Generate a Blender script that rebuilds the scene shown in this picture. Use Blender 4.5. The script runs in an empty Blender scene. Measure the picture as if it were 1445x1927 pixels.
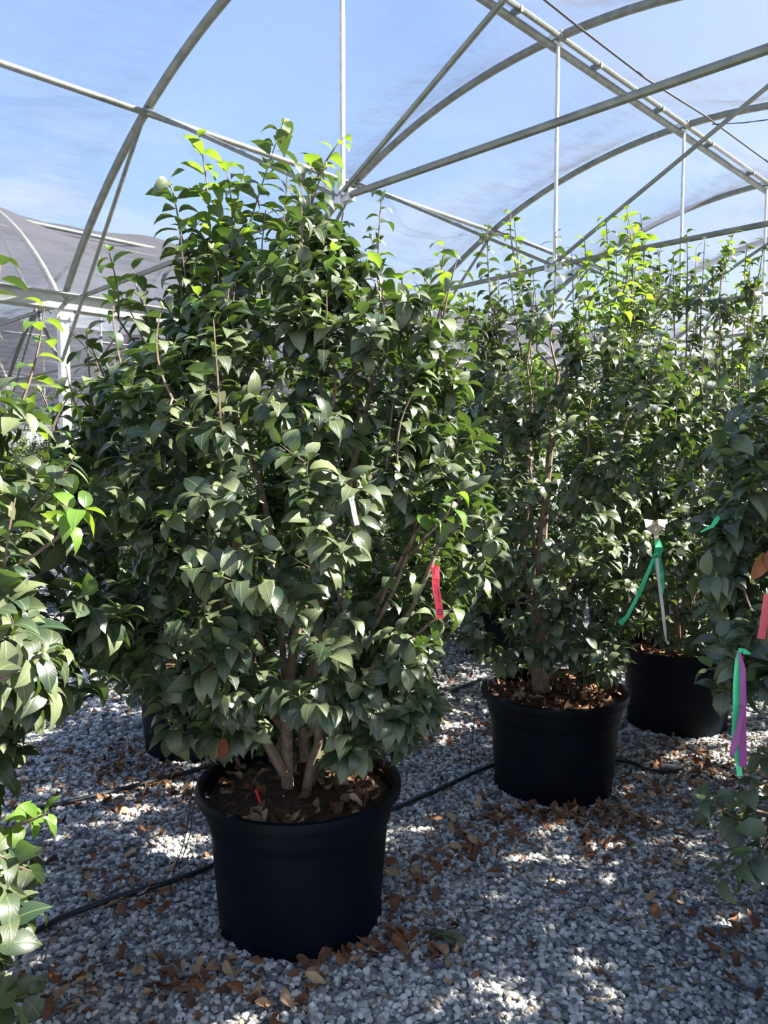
import bpy, math, random
import numpy as np
from mathutils import Vector

# ---------------------------------------------------------------- camera
SC = bpy.context.scene
COL = SC.collection
EYE = 1.55
PITCH = math.radians(3.82)
FPX = 1447.0
W_, H_ = 1445.0, 1927.0
cam_d = bpy.data.cameras.new('camera')
cam_d.sensor_fit = 'HORIZONTAL'
cam_d.sensor_width = 36.0
cam_d.lens = 36.0 * FPX / W_
cam_d.clip_start, cam_d.clip_end = 0.05, 500
cam = bpy.data.objects.new('camera', cam_d)
cam.location = (0, 0, EYE)
cam.rotation_euler = (math.radians(90) - PITCH, 0, 0)
COL.objects.link(cam)
SC.camera = cam

# ---------------------------------------------------------------- sky
SUN_AZ = math.radians(90)      # to the right of the view direction
SUN_EL = math.radians(41)
sun_dir = Vector((math.sin(SUN_AZ) * math.cos(SUN_EL), math.cos(SUN_AZ) * math.cos(SUN_EL), math.sin(SUN_EL)))
wd = bpy.data.worlds.new('sky')
SC.world = wd
wd.use_nodes = True
wt = wd.node_tree
wt.nodes.clear()


def N(t, kind, **kw):
    n = t.nodes.new(kind)
    for k, v in kw.items():
        if k.startswith('i_'):
            key = k[2:]
            key = int(key) if key.isdigit() else key.replace('_', ' ')
            n.inputs[key].default_value = v
        else:
            setattr(n, k, v)
    return n


def ramp(t, stops, interp='LINEAR'):
    r = t.nodes.new('ShaderNodeValToRGB')
    r.color_ramp.interpolation = interp
    e = r.color_ramp.elements
    while len(e) < len(stops):
        e.new(0.5)
    for el, (p, c) in zip(e, stops):
        el.position = p
        el.color = (*c, 1) if len(c) == 3 else c
    return r


tc = N(wt, 'ShaderNodeTexCoord')
sp = N(wt, 'ShaderNodeSeparateXYZ')
wt.links.new(tc.outputs['Generated'], sp.inputs[0])
rp = ramp(wt, [(0.0, (.82, .87, .95)), (.12, (.68, .80, .96)), (.30, (.40, .60, .94)), (.55, (.28, .46, .90)), (1.0, (.20, .33, .74))])
wt.links.new(sp.outputs['Z'], rp.inputs[0])
mp = N(wt, 'ShaderNodeMapping')
mp.inputs['Scale'].default_value = (1.6, 1.6, 6.0)
wt.links.new(tc.outputs['Generated'], mp.inputs[0])
nz = N(wt, 'ShaderNodeTexNoise', i_Scale=2.2, i_Detail=6.0, i_Roughness=.55)
wt.links.new(mp.outputs[0], nz.inputs['Vector'])
cr = ramp(wt, [(.47, (0, 0, 0)), (.66, (1, 1, 1))])
wt.links.new(nz.outputs[0], cr.inputs[0])
hz = N(wt, 'ShaderNodeMapRange')
hz.inputs['From Min'].default_value = .42
hz.inputs['From Max'].default_value = .05
wt.links.new(sp.outputs['Z'], hz.inputs['Value'])
mu = N(wt, 'ShaderNodeMath', operation='MULTIPLY')
wt.links.new(cr.outputs[0], mu.inputs[0])
wt.links.new(hz.outputs[0], mu.inputs[1])
mx = N(wt, 'ShaderNodeMixRGB')
mx.inputs[2].default_value = (.95, .95, .98, 1)
wt.links.new(mu.outputs[0], mx.inputs[0])
wt.links.new(rp.outputs[0], mx.inputs[1])
# paler sky on the sun's side
dt = N(wt, 'ShaderNodeVectorMath', operation='DOT_PRODUCT')
dt.inputs[1].default_value = sun_dir
wt.links.new(tc.outputs['Generated'], dt.inputs[0])
g1 = N(wt, 'ShaderNodeMapRange')
g1.inputs['From Min'].default_value = .35
g1.inputs['From Max'].default_value = 1.0
g1.inputs['To Max'].default_value = .55
wt.links.new(dt.outputs['Value'], g1.inputs['Value'])
mx2 = N(wt, 'ShaderNodeMixRGB')
mx2.inputs[2].default_value = (1.0, 1.0, 1.02, 1)
wt.links.new(g1.outputs[0], mx2.inputs[0])
wt.links.new(mx.outputs[0], mx2.inputs[1])
bg = N(wt, 'ShaderNodeBackground')
bg.inputs['Strength'].default_value = 1.0
wt.links.new(mx2.outputs[0], bg.inputs[0])
wo = N(wt, 'ShaderNodeOutputWorld')
wt.links.new(bg.outputs[0], wo.inputs[0])

# ---------------------------------------------------------------- sun and exposure
sd = bpy.data.lights.new('sun', 'SUN')
sd.energy = 23.0
sd.angle = math.radians(.8)
sd.color = (1.0, .945, .84)
sun = bpy.data.objects.new('sun', sd)
sun.rotation_euler = (-sun_dir).to_track_quat('-Z', 'Y').to_euler()
COL.objects.link(sun)

SC.view_settings.view_transform = 'Standard'
SC.view_settings.look = 'None'
SC.view_settings.gamma = 1
SC.view_settings.exposure = 0.36
SC.cycles.max_bounces = 8
SC.cycles.diffuse_bounces = 3
SC.cycles.glossy_bounces = 2
SC.cycles.transmission_bounces = 3
SC.cycles.transparent_max_bounces = 16
SC.cycles.sample_clamp_indirect = 4
SC.cycles.use_denoising = True

# ---------------------------------------------------------------- helpers
CP, SP = math.cos(PITCH), math.sin(PITCH)


def ray(px, py):
    u = (px - W_ / 2) / FPX
    v = (H_ / 2 - py) / FPX
    return np.array([u, CP + v * SP, -SP + v * CP])


def at(px, py, Y):
    """point seen at a pixel, at distance Y in front"""
    d = ray(px, py)
    return np.array([0, 0, EYE]) + d * (Y / d[1])


def gnd(px, py, z=0.0):
    d = ray(px, py)
    return np.array([0, 0, EYE]) + d * ((z - EYE) / d[2])


LD = np.array([.7105, .7037, 0])
TD = np.array([-.7037, .7105, 0])


def lth(l, t, h):
    return LD * l + TD * t + np.array([0, 0, EYE + h])


def tag(o, label=None, cat=None, group=None, kind=None):
    if label: o['label'] = label
    if cat: o['category'] = cat
    if group: o['group'] = group
    if kind: o['kind'] = kind
    return o


def link(name, me, parent=None, loc=None):
    o = bpy.data.objects.new(name, me)
    COL.objects.link(o)
    if parent is not None: o.parent = parent
    if loc is not None: o.location = tuple(loc)
    return o


def empty(name, loc, rz=0.0):
    o = link(name, None)
    o.location = tuple(loc)
    o.rotation_euler = (0, 0, rz)
    o.empty_display_size = .1
    return o


def npmesh(name, V, F4=None, F3=None, mats=(), smooth=True, col=None, uv=None):
    """mesh from numpy arrays: quads F4, tris F3; col and uv are per vertex"""
    me = bpy.data.meshes.new(name)
    V = np.asarray(V, dtype=np.float32)
    parts, tot = [], []
    if F4 is not None and len(F4):
        F4 = np.asarray(F4, dtype=np.int32); parts.append(F4.ravel()); tot.append(np.full(len(F4), 4, np.int32))
    if F3 is not None and len(F3):
        F3 = np.asarray(F3, dtype=np.int32); parts.append(F3.ravel()); tot.append(np.full(len(F3), 3, np.int32))
    idx = np.concatenate(parts); tot = np.concatenate(tot)
    start = np.concatenate([[0], np.cumsum(tot)[:-1]]).astype(np.int32)
    me.vertices.add(len(V)); me.vertices.foreach_set('co', V.ravel())
    me.loops.add(len(idx)); me.loops.foreach_set('vertex_index', idx)
    me.polygons.add(len(tot)); me.polygons.foreach_set('loop_start', start)
    try:
        me.polygons.foreach_set('loop_total', tot)
    except Exception:
        pass
    me.polygons.foreach_set('use_smooth', np.full(len(tot), smooth))
    if uv is not None:
        lay = me.uv_layers.new(name='UVMap')
        lay.data.foreach_set('uv', np.asarray(uv, np.float32)[idx].ravel())
    if col is not None:
        ca = me.color_attributes.new('tint', 'FLOAT_COLOR', 'POINT')
        c = np.ones((len(V), 4), np.float32); c[:, :3] = col
        ca.data.foreach_set('color', c.ravel())
    for m in mats: me.materials.append(m)
    me.update(calc_edges=True)
    return me


class MB:
    """collects boxes, tubes and lathes, and links them as one mesh"""
    def __init__(self):
        self.v, self.f = [], []

    def add(self, vs, fs):
        b = len(self.v)
        self.v += [tuple(map(float, p)) for p in vs]
        self.f += [tuple(b + i for i in f) for f in fs]

    def tube(self, pts, rad, n=8, cap=True):
        pts = [np.asarray(p, float) for p in pts]
        m = len(pts)
        rad = [rad] * m if np.isscalar(rad) else list(rad)
        t0 = pts[1] - pts[0]
        a = np.cross(t0, [0, 0, 1.0])
        if np.linalg.norm(a) < 1e-4 * np.linalg.norm(t0) + 1e-9: a = np.array([1.0, 0, 0])
        vs = []
        for i, p in enumerate(pts):
            t = pts[min(i + 1, m - 1)] - pts[max(i - 1, 0)]
            t = t / (np.linalg.norm(t) + 1e-9)
            a = a - t * a.dot(t); a = a / (np.linalg.norm(a) + 1e-9)
            b = np.cross(t, a)
            for k in range(n):
                g = 2 * math.pi * k / n
                vs.append(p + rad[i] * (math.cos(g) * a + math.sin(g) * b))
        fs = [(i * n + k, i * n + (k + 1) % n, (i + 1) * n + (k + 1) % n, (i + 1) * n + k) for i in range(m - 1) for k in range(n)]
        if cap:
            fs += [tuple(range(n))[::-1], tuple((m - 1) * n + k for k in range(n))]
        self.add(vs, fs)
        return self

    def box(self, c, sx, sy, sz, ax=None, ay=None, az=None):
        c = np.asarray(c, float)
        ax = np.array([1, 0, 0.]) if ax is None else ax
        ay = np.array([0, 1, 0.]) if ay is None else ay
        az = np.array([0, 0, 1.]) if az is None else az
        vs = [c + ax * sx / 2 * i + ay * sy / 2 * j + az * sz / 2 * k for i in (-1, 1) for j in (-1, 1) for k in (-1, 1)]
        self.add(vs, [(0, 1, 3, 2), (4, 6, 7, 5), (0, 4, 5, 1), (2, 3, 7, 6), (0, 2, 6, 4), (1, 5, 7, 3)])
        return self

    def extrude(self, prof, p0, p1, side, up):
        """closed 2D profile (a along side, b along up) swept from p0 to p1"""
        p0, p1 = np.asarray(p0, float), np.asarray(p1, float)
        n = len(prof)
        vs = [p + side * a + up * b for p in (p0, p1) for a, b in prof]
        fs = [(k, (k + 1) % n, n + (k + 1) % n, n + k) for k in range(n)] + [tuple(range(n))[::-1], tuple(range(n, 2 * n))]
        self.add(vs, fs)
        return self

    def lathe(self, prof, n=64, c=(0, 0, 0), rfun=None):
        vs, m = [], len(prof)
        for r, z in prof:
            for k in range(n):
                g = 2 * math.pi * k / n
                rr = r if rfun is None else rfun(r, z, g)
                vs.append((c[0] + rr * math.cos(g), c[1] + rr * math.sin(g), c[2] + z))
        fs = [(i * n + k, i * n + (k + 1) % n, (i + 1) * n + (k + 1) % n, (i + 1) * n + k) for i in range(m - 1) for k in range(n)]
        self.add(vs, fs)
        return self

    def mesh(self, name, mat, smooth=True, angle=40):
        me = bpy.data.meshes.new(name)
        me.from_pydata(self.v, [], self.f)
        me.materials.append(mat)
        if smooth:
            me.polygons.foreach_set('use_smooth', [True] * len(me.polygons))
            me.update()
            try:
                me.set_sharp_from_angle(angle=math.radians(angle))
            except Exception:
                pass
        me.update()
        return me

    def build(self, name, mat, parent=None, smooth=True, loc=None):
        return link(name, self.mesh(name, mat, smooth), parent, loc)


def unit(a):
    return a / (np.linalg.norm(a, axis=-1, keepdims=True) + 1e-9)


# ---------------------------------------------------------------- materials
def mat(name):
    m = bpy.data.materials.new(name)
    m.use_nodes = True
    t = m.node_tree
    t.nodes.clear()
    return m, t, N(t, 'ShaderNodeOutputMaterial')


def simple(name, c, rough=.5, metal=0.0, noise=.15, nscale=8.0, bump=0.0, spec=.5):
    m, t, out = mat(name)
    b = N(t, 'ShaderNodeBsdfPrincipled', i_Roughness=rough, i_Metallic=metal)
    b.inputs['Specular IOR Level'].default_value = spec
    tcn = N(t, 'ShaderNodeTexCoord')
    n = N(t, 'ShaderNodeTexNoise', i_Scale=nscale, i_Detail=5.0)
    t.links.new(tcn.outputs['Object'], n.inputs['Vector'])
    r = ramp(t, [(.3, tuple(x * (1 - noise) for x in c)), (.7, tuple(min(1, x * (1 + noise)) for x in c))])
    t.links.new(n.outputs[0], r.inputs[0])
    t.links.new(r.outputs[0], b.inputs['Base Color'])
    if bump:
        bp = N(t, 'ShaderNodeBump', i_Strength=bump, i_Distance=.004)
        t.links.new(n.outputs[0], bp.inputs['Height'])
        t.links.new(bp.outputs[0], b.inputs['Normal'])
    t.links.new(b.outputs[0], out.inputs[0])
    return m


def leaf_mat(name, tint=(1, 1, 1), trans=.30, tcol=(.30, .50, .04), rough=.34, coat=.0):
    """leaf blade: tinted per leaf, paler midrib, paler dull underside, lets light through"""
    m, t, out = mat(name)
    at_ = N(t, 'ShaderNodeAttribute', attribute_name='tint')
    mulc = N(t, 'ShaderNodeMixRGB', blend_type='MULTIPLY')
    mulc.inputs[0].default_value = 1
    mulc.inputs[2].default_value = (*tint, 1)
    t.links.new(at_.outputs['Color'], mulc.inputs[1])
    uvn = N(t, 'ShaderNodeUVMap')
    su = N(t, 'ShaderNodeSeparateXYZ')
    t.links.new(uvn.outputs[0], su.inputs[0])
    ab = N(t, 'ShaderNodeMath', operation='ABSOLUTE')
    t.links.new(su.outputs['X'], ab.inputs[0])
    rib = N(t, 'ShaderNodeMapRange')
    rib.inputs['From Min'].default_value = .0
    rib.inputs['From Max'].default_value = .10
    rib.inputs['To Min'].default_value = .75
    rib.inputs['To Max'].default_value = 0.0
    t.links.new(ab.outputs[0], rib.inputs['Value'])
    # side veins: v - 0.55|u|, periodic
    mm = N(t, 'ShaderNodeMath', operation='MULTIPLY_ADD')
    mm.inputs[1].default_value = -.45
    t.links.new(ab.outputs[0], mm.inputs[0]); t.links.new(su.outputs['Y'], mm.inputs[2])
    ms = N(t, 'ShaderNodeMath', operation='MULTIPLY'); ms.inputs[1].default_value = 46.0
    t.links.new(mm.outputs[0], ms.inputs[0])
    sn = N(t, 'ShaderNodeMath', operation='SINE')
    t.links.new(ms.outputs[0], sn.inputs[0])
    vr = N(t, 'ShaderNodeMapRange')
    vr.inputs['From Min'].default_value = .86; vr.inputs['From Max'].default_value = 1.0
    vr.inputs['To Max'].default_value = .22
    t.links.new(sn.outputs[0], vr.inputs['Value'])
    vm = N(t, 'ShaderNodeMath', operation='MAXIMUM')
    t.links.new(rib.outputs[0], vm.inputs[0]); t.links.new(vr.outputs[0], vm.inputs[1])
    lite = N(t, 'ShaderNodeMixRGB', blend_type='MIX')
    lite.inputs[2].default_value = (.17 * tint[0], .25 * tint[1], .08 * tint[2], 1)
    vv = N(t, 'ShaderNodeMath', operation='MULTIPLY'); vv.inputs[1].default_value = .6
    t.links.new(vm.outputs[0], vv.inputs[0])
    t.links.new(vv.outputs[0], lite.inputs[0]); t.links.new(mulc.outputs[0], lite.inputs[1])
    geo = N(t, 'ShaderNodeNewGeometry')
    under = N(t, 'ShaderNodeMixRGB', blend_type='MIX')
    under.inputs[2].default_value = (.10 * tint[0], .17 * tint[1], .055 * tint[2], 1)
    bf = N(t, 'ShaderNodeMath', operation='MULTIPLY'); bf.inputs[1].default_value = .7
    t.links.new(geo.outputs['Backfacing'], bf.inputs[0])
    t.links.new(bf.outputs[0], under.inputs[0]); t.links.new(lite.outputs[0], under.inputs[1])
    b = N(t, 'ShaderNodeBsdfPrincipled', i_Roughness=rough)
    b.inputs['Specular IOR Level'].default_value = .6
    t.links.new(under.outputs[0], b.inputs['Base Color'])
    ro = N(t, 'ShaderNodeMapRange')
    ro.inputs['To Min'].default_value = rough; ro.inputs['To Max'].default_value = .6
    t.links.new(geo.outputs['Backfacing'], ro.inputs['Value'])
    t.links.new(ro.outputs[0], b.inputs['Roughness'])
    bp = N(t, 'ShaderNodeBump', i_Strength=.35, i_Distance=.002)
    t.links.new(vm.outputs[0], bp.inputs['Height'])
    t.links.new(bp.outputs[0], b.inputs['Normal'])
    tr = N(t, 'ShaderNodeBsdfTranslucent')
    tm = N(t, 'ShaderNodeMixRGB', blend_type='MULTIPLY')
    tm.inputs[0].default_value = .0
    tm.inputs[1].default_value = (*tcol, 1)
    t.links.new(tm.outputs[0], tr.inputs[0])
    ms2 = N(t, 'ShaderNodeMixShader'); ms2.inputs[0].default_value = trans
    t.links.new(b.outputs[0], ms2.inputs[1]); t.links.new(tr.outputs[0], ms2.inputs[2])
    t.links.new(ms2.outputs[0], out.inputs[0])
    return m


def attr_mat(name, rough=.8, bump=0.0, spec=.3):
    m, t, out = mat(name)
    at_ = N(t, 'ShaderNodeAttribute', attribute_name='tint')
    b = N(t, 'ShaderNodeBsdfPrincipled', i_Roughness=rough)
    b.inputs['Specular IOR Level'].default_value = spec
    tcn = N(t, 'ShaderNodeTexCoord')
    n = N(t, 'ShaderNodeTexNoise', i_Scale=60.0, i_Detail=4.0)
    t.links.new(tcn.outputs['Object'], n.inputs['Vector'])
    r = ramp(t, [(.3, (.78, .78, .78)), (.7, (1.15, 1.15, 1.15))])
    t.links.new(n.outputs[0], r.inputs[0])
    mlt = N(t, 'ShaderNodeMixRGB', blend_type='MULTIPLY'); mlt.inputs[0].default_value = 1
    t.links.new(at_.outputs['Color'], mlt.inputs[1]); t.links.new(r.outputs[0], mlt.inputs[2])
    t.links.new(mlt.outputs[0], b.inputs['Base Color'])
    if bump:
        bp = N(t, 'ShaderNodeBump', i_Strength=bump, i_Distance=.003)
        t.links.new(n.outputs[0], bp.inputs['Height']); t.links.new(bp.outputs[0], b.inputs['Normal'])
    t.links.new(b.outputs[0], out.inputs[0])
    return m


M = {}
M['leaf'] = leaf_mat('glossy_green_leaf', trans=.12, tcol=(.17, .30, .03), rough=.37)
M['young'] = leaf_mat('young_leaf', tint=(1, 1, 1), trans=.42, tcol=(.26, .40, .03), rough=.38)
M['bud'] = simple('pale_green_bud', (.36, .46, .16), .45, noise=.2, nscale=60)
M['dry'] = attr_mat('dry_leaf', .75, .4)
M['bark'] = simple('grey_brown_bark', (.20, .145, .10), .85, noise=.4, nscale=40, bump=.7)
M['twig'] = simple('brown_twig', (.16, .115, .085), .85, noise=.3, nscale=30)
M['galv'] = simple('galvanised_steel', (.20, .21, .18), .45, .35, noise=.25, nscale=14)
M['post'] = simple('galvanised_post', (.62, .63, .63), .5, .35, noise=.15, nscale=18)
M['gutter'] = simple('gutter_steel', (.40, .41, .38), .5, .5, noise=.18, nscale=6)
M['pot'] = simple('black_plastic', (.0028, .0048, .0095), .5, noise=.5, nscale=5, spec=.14)
M['hose'] = simple('black_hose', (.018, .021, .027), .45, noise=.3, nscale=9)
M['wire'] = simple('black_wire', (.012, .012, .014), .5)
M['green_tape'] = simple('green_tape', (.07, .60, .27), .35, noise=.1)
M['purple_tape'] = simple('purple_tape', (.26, .045, .22), .35, noise=.1)
M['pink_tape'] = simple('pink_tape', (.62, .10, .12), .4, noise=.08)
M['red_tag'] = simple('red_tag', (.95, .065, .085), .45, noise=.06)
M['tag_ink'] = simple('tag_ink', (.22, .02, .10), .7)
M['white_tape'] = simple('white_tape', (.78, .76, .68), .45, noise=.08)
M['cream'] = simple('cream_cloth', (.80, .68, .52), .7, noise=.12)
M['red_stake'] = simple('red_plastic', (.65, .02, .05), .4)


def ground_mat():
    m, t, out = mat('grey_gravel_ground')
    tcn = N(t, 'ShaderNodeTexCoord')
    v = N(t, 'ShaderNodeTexVoronoi', i_Scale=62.0)
    t.links.new(tcn.outputs['Object'], v.inputs['Vector'])
    s = N(t, 'ShaderNodeSeparateColor')
    t.links.new(v.outputs['Color'], s.inputs[0])
    r = ramp(t, [(0, (.09, .10, .12)), (.45, (.21, .22, .24)), (.8, (.33, .34, .36)), (1, (.5, .5, .5))])
    t.links.new(s.outputs[0], r.inputs[0])
    nb = N(t, 'ShaderNodeTexNoise', i_Scale=1.7, i_Detail=6.0, i_Roughness=.7)
    t.links.new(tcn.outputs['Object'], nb.inputs['Vector'])
    rb = ramp(t, [(.5, (0, 0, 0)), (.72, (.7, .7, .7))])
    t.links.new(nb.outputs[0], rb.inputs[0])
    mb = N(t, 'ShaderNodeMixRGB')
    mb.inputs[2].default_value = (.13, .085, .06, 1)
    t.links.new(rb.outputs[0], mb.inputs[0]); t.links.new(r.outputs[0], mb.inputs[1])
    b = N(t, 'ShaderNodeBsdfPrincipled', i_Roughness=.85)
    t.links.new(mb.outputs[0], b.inputs['Base Color'])
    inv = N(t, 'ShaderNodeMath', operation='SUBTRACT'); inv.inputs[0].default_value = 1.0
    t.links.new(v.outputs['Distance'], inv.inputs[1])
    bp = N(t, 'ShaderNodeBump', i_Strength=.9, i_Distance=.012)
    t.links.new(inv.outputs[0], bp.inputs['Height'])
    t.links.new(bp.outputs[0], b.inputs['Normal'])
    t.links.new(b.outputs[0], out.inputs[0])
    return m


def soil_mat():
    m, t, out = mat('brown_soil')
    tcn = N(t, 'ShaderNodeTexCoord')
    n = N(t, 'ShaderNodeTexNoise', i_Scale=55.0, i_Detail=8.0, i_Roughness=.75)
    t.links.new(tcn.outputs['Object'], n.inputs['Vector'])
    r = ramp(t, [(.3, (.05, .03, .018)), (.55, (.16, .09, .05)), (.75, (.36, .23, .13))])
    t.links.new(n.outputs[0], r.inputs[0])
    b = N(t, 'ShaderNodeBsdfPrincipled', i_Roughness=.95)
    t.links.new(r.outputs[0], b.inputs['Base Color'])
    bp = N(t, 'ShaderNodeBump', i_Strength=1.0, i_Distance=.015)
    t.links.new(n.outputs[0], bp.inputs['Height']); t.links.new(bp.outputs[0], b.inputs['Normal'])
    t.links.new(b.outputs[0], out.inputs[0])
    return m


def net_mat(name, fill, c, trc, stain=True):
    """woven shade net: open share shrinks where it is crossed at a slant, as in any weave"""
    m, t, out = mat(name)
    geo = N(t, 'ShaderNodeNewGeometry')
    d = N(t, 'ShaderNodeVectorMath', operation='DOT_PRODUCT')
    t.links.new(geo.outputs['Incoming'], d.inputs[0]); t.links.new(geo.outputs['True Normal'], d.inputs[1])
    ab = N(t, 'ShaderNodeMath', operation='ABSOLUTE'); t.links.new(d.outputs['Value'], ab.inputs[0])
    mxn = N(t, 'ShaderNodeMath', operation='MAXIMUM'); mxn.inputs[1].default_value = .04
    t.links.new(ab.outputs[0], mxn.inputs[0])
    iv = N(t, 'ShaderNodeMath', operation='DIVIDE'); iv.inputs[0].default_value = 1.0
    t.links.new(mxn.outputs[0], iv.inputs[1])
    tcn = N(t, 'ShaderNodeTexCoord')
    mp_ = N(t, 'ShaderNodeMapping')
    mp_.inputs['Scale'].default_value = (.9, 9.0, 9.0)
    t.links.new(tcn.outputs['Object'], mp_.inputs[0])
    n = N(t, 'ShaderNodeTexNoise', i_Scale=1.6, i_Detail=7.0, i_Roughness=.65)
    t.links.new(mp_.outputs[0], n.inputs['Vector'])
    n2 = N(t, 'ShaderNodeTexNoise', i_Scale=.55, i_Detail=3.0)
    t.links.new(tcn.outputs['Object'], n2.inputs['Vector'])
    ad = N(t, 'ShaderNodeMath', operation='ADD'); t.links.new(n.outputs[0], ad.inputs[0]); t.links.new(n2.outputs[0], ad.inputs[1])
    base = N(t, 'ShaderNodeMapRange')
    base.inputs['From Min'].default_value = .78; base.inputs['From Max'].default_value = 1.25
    base.inputs['To Min'].default_value = 1 - fill * .5; base.inputs['To Max'].default_value = 1 - fill * 1.9
    t.links.new(ad.outputs[0], base.inputs['Value'])
    pw = N(t, 'ShaderNodeMath', operation='POWER')
    t.links.new(base.outputs[0], pw.inputs[0]); t.links.new(iv.outputs[0], pw.inputs[1])
    df = N(t, 'ShaderNodeBsdfDiffuse')
    n3 = N(t, 'ShaderNodeTexNoise', i_Scale=.42, i_Detail=4.0)
    t.links.new(tcn.outputs['Object'], n3.inputs['Vector'])
    st = ramp(t, [(.56, c), (.68, (c[0] * 1.25, c[1] * .9, c[2] * .62) if stain else c)])
    t.links.new(n3.outputs[0], st.inputs[0]); t.links.new(st.outputs[0], df.inputs[0])
    tl = N(t, 'ShaderNodeBsdfTranslucent'); tl.inputs[0].default_value = (*trc, 1)
    mm = N(t, 'ShaderNodeMixShader'); mm.inputs[0].default_value = .5
    t.links.new(df.outputs[0], mm.inputs[1]); t.links.new(tl.outputs[0], mm.inputs[2])
    tp = N(t, 'ShaderNodeBsdfTransparent')
    ms = N(t, 'ShaderNodeMixShader')
    t.links.new(pw.outputs[0], ms.inputs[0]); t.links.new(mm.outputs[0], ms.inputs[1]); t.links.new(tp.outputs[0], ms.inputs[2])
    t.links.new(ms.outputs[0], out.inputs[0])
    return m


M['ground'] = ground_mat()
M['soil'] = soil_mat()
M['net'] = net_mat('woven_shade_net', .115, (.24, .25, .28), (.13, .14, .18))
M['net_old'] = net_mat('dense_shade_net', .38, (.115, .118, .14), (.07, .07, .09), False)
M['stone'] = attr_mat('gravel_stone', .8, .3)

# ---------------------------------------------------------------- ground
g = MB()
nx = 60
pts = []
for i in range(nx + 1):
    for j in range(nx + 1):
        pts.append((-45 + 90 * i / nx, -6 + 80 * j / nx, 0))
g.add(pts, [(i * (nx + 1) + j, (i + 1) * (nx + 1) + j, (i + 1) * (nx + 1) + j + 1, i * (nx + 1) + j + 1) for i in range(nx) for j in range(nx)])
ground = tag(g.build('ground', M['ground'], smooth=False), kind='structure')

# ---------------------------------------------------------------- shade house frame
# l runs along the bays, t across them, h is measured from eye height
T_RIDGE, HALF, H_GUT, H_APEX = 3.487, 4.081, 1.50, 3.31
ARC_R = (HALF ** 2 + (H_APEX - H_GUT) ** 2) / (2 * (H_APEX - H_GUT))
L0, LSTEP = 3.11, 2.263
J_OFF = 2.307


def arc_h(d):
    return H_APEX - ARC_R + math.sqrt(ARC_R ** 2 - d * d)


NB = 5
ROT_T = math.atan2(TD[1], TD[0])


def make_truss():
    """in its own frame: x = across the bay (t), z up from the eye level, origin under the ridge at ground"""
    r = empty('arched_roof_truss', (0, 0, 0))
    z0 = EYE
    a = MB()
    a.tube([(d, 0, z0 + arc_h(d)) for d in np.linspace(-HALF + .04, HALF - .04, 41)], .034, 10)
    a.build('arch', M['galv'], r)
    tz = z0 + H_GUT + .055
    b = MB(); b.tube([(-HALF + .05, 0.0, tz - .04), (-.03, 0.0, tz)], .021, 8); b.build('tie_rod', M['galv'], r)
    b = MB(); b.tube([(HALF - .05, 0.0, tz - .04), (.03, 0.0, tz)], .021, 8); b.build('tie_rod', M['galv'], r)
    k = MB(); k.tube([(0, 0, tz - .02), (0, 0, z0 + H_APEX - .02)], .016, 8); k.build('king_post', M['post'], r)
    for s in (-1, 1):
        w = MB(); w.tube([(0, .03, tz), (s * J_OFF, .03, z0 + arc_h(J_OFF) - .03)], .016, 8); w.build('web_brace', M['galv'], r)
        w = MB(); w.tube([(s * (HALF - .03), .03, z0 + .96), (s * J_OFF, .03, z0 + arc_h(J_OFF) - .04)], .018, 8); w.build('knee_brace', M['galv'], r)
    c = MB()
    c.box((0, 0, tz), .16, .05, .07); c.box((0, .028, tz - .01), .05, .03, .11)
    for x in (-.05, .05):
        c.tube([(x, -.05, tz), (x, .05, tz)], .011, 8)
    c.build('node_plate', M['post'], r)
    c = MB(); c.box((0, 0, z0 + H_APEX), .12, .08, .05).tube([(0, -.05, z0 + H_APEX - .05), (0, .05, z0 + H_APEX - .05)], .012, 8)
    c.build('ridge_clamp', M['post'], r)
    return r


def copy_tree(o, parent=None):
    c = o.copy()
    COL.objects.link(c)
    if parent is not None: c.parent = parent
    for ch in list(o.children):
        copy_tree(ch, c)
    return c


trusses = []
proto = make_truss()
first = True
bay_words = {0: 'over the camellias', 1: 'over the bay behind the gutter post'}
NL = {0: (-1, 9), 1: (0, 9), 2: (1, 9), 3: (2, 9), 4: (3, 9)}
ordinals = ['nearest', 'second nearest', 'third nearest', 'fourth nearest', 'fifth nearest']
for bay in range(NB):
    for i in range(*NL[bay]):
        o = proto if first else copy_tree(proto)
        first = False
        p = LD * (L0 + i * LSTEP) + TD * (T_RIDGE + bay * 2 * HALF)
        o.location = (p[0], p[1], 0)
        o.rotation_euler = (0, 0, ROT_T)
        if bay == 0 and i == -1:
            tag(o, 'arched steel roof truss mostly above the picture, before the one on the gutter post', 'roof truss')
        elif bay == 0 and i < 4:
            tag(o, ['steel arched truss rising from the square post at left, with bolted centre joint',
                    'steel arched truss crossing the double ridge pipe near the top of the photo',
                    'steel arched truss crossing the ridge pipe above the bushy right-hand camellia',
                    'steel arched truss meeting the ridge pipe at the right edge of the photo'][i], 'roof truss')
        elif bay == 0:
            tag(o, 'steel arched truss far down the bay behind the camellia tops at right', 'roof truss', 'far trusses of the near bay')
        else:
            tag(o, ['', 'grey steel arched truss under the wavy net just behind the left gutter',
                    'small grey steel arched truss seen below the left gutter, second bay back',
                    'small distant steel truss low behind the left gutter post, third bay back',
                    'tiny distant steel truss low behind the left gutter post, farthest bay'][bay],
                'roof truss', 'trusses of bay %s back' % ['', 'one', 'two', 'three', 'four'][bay])


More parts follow.
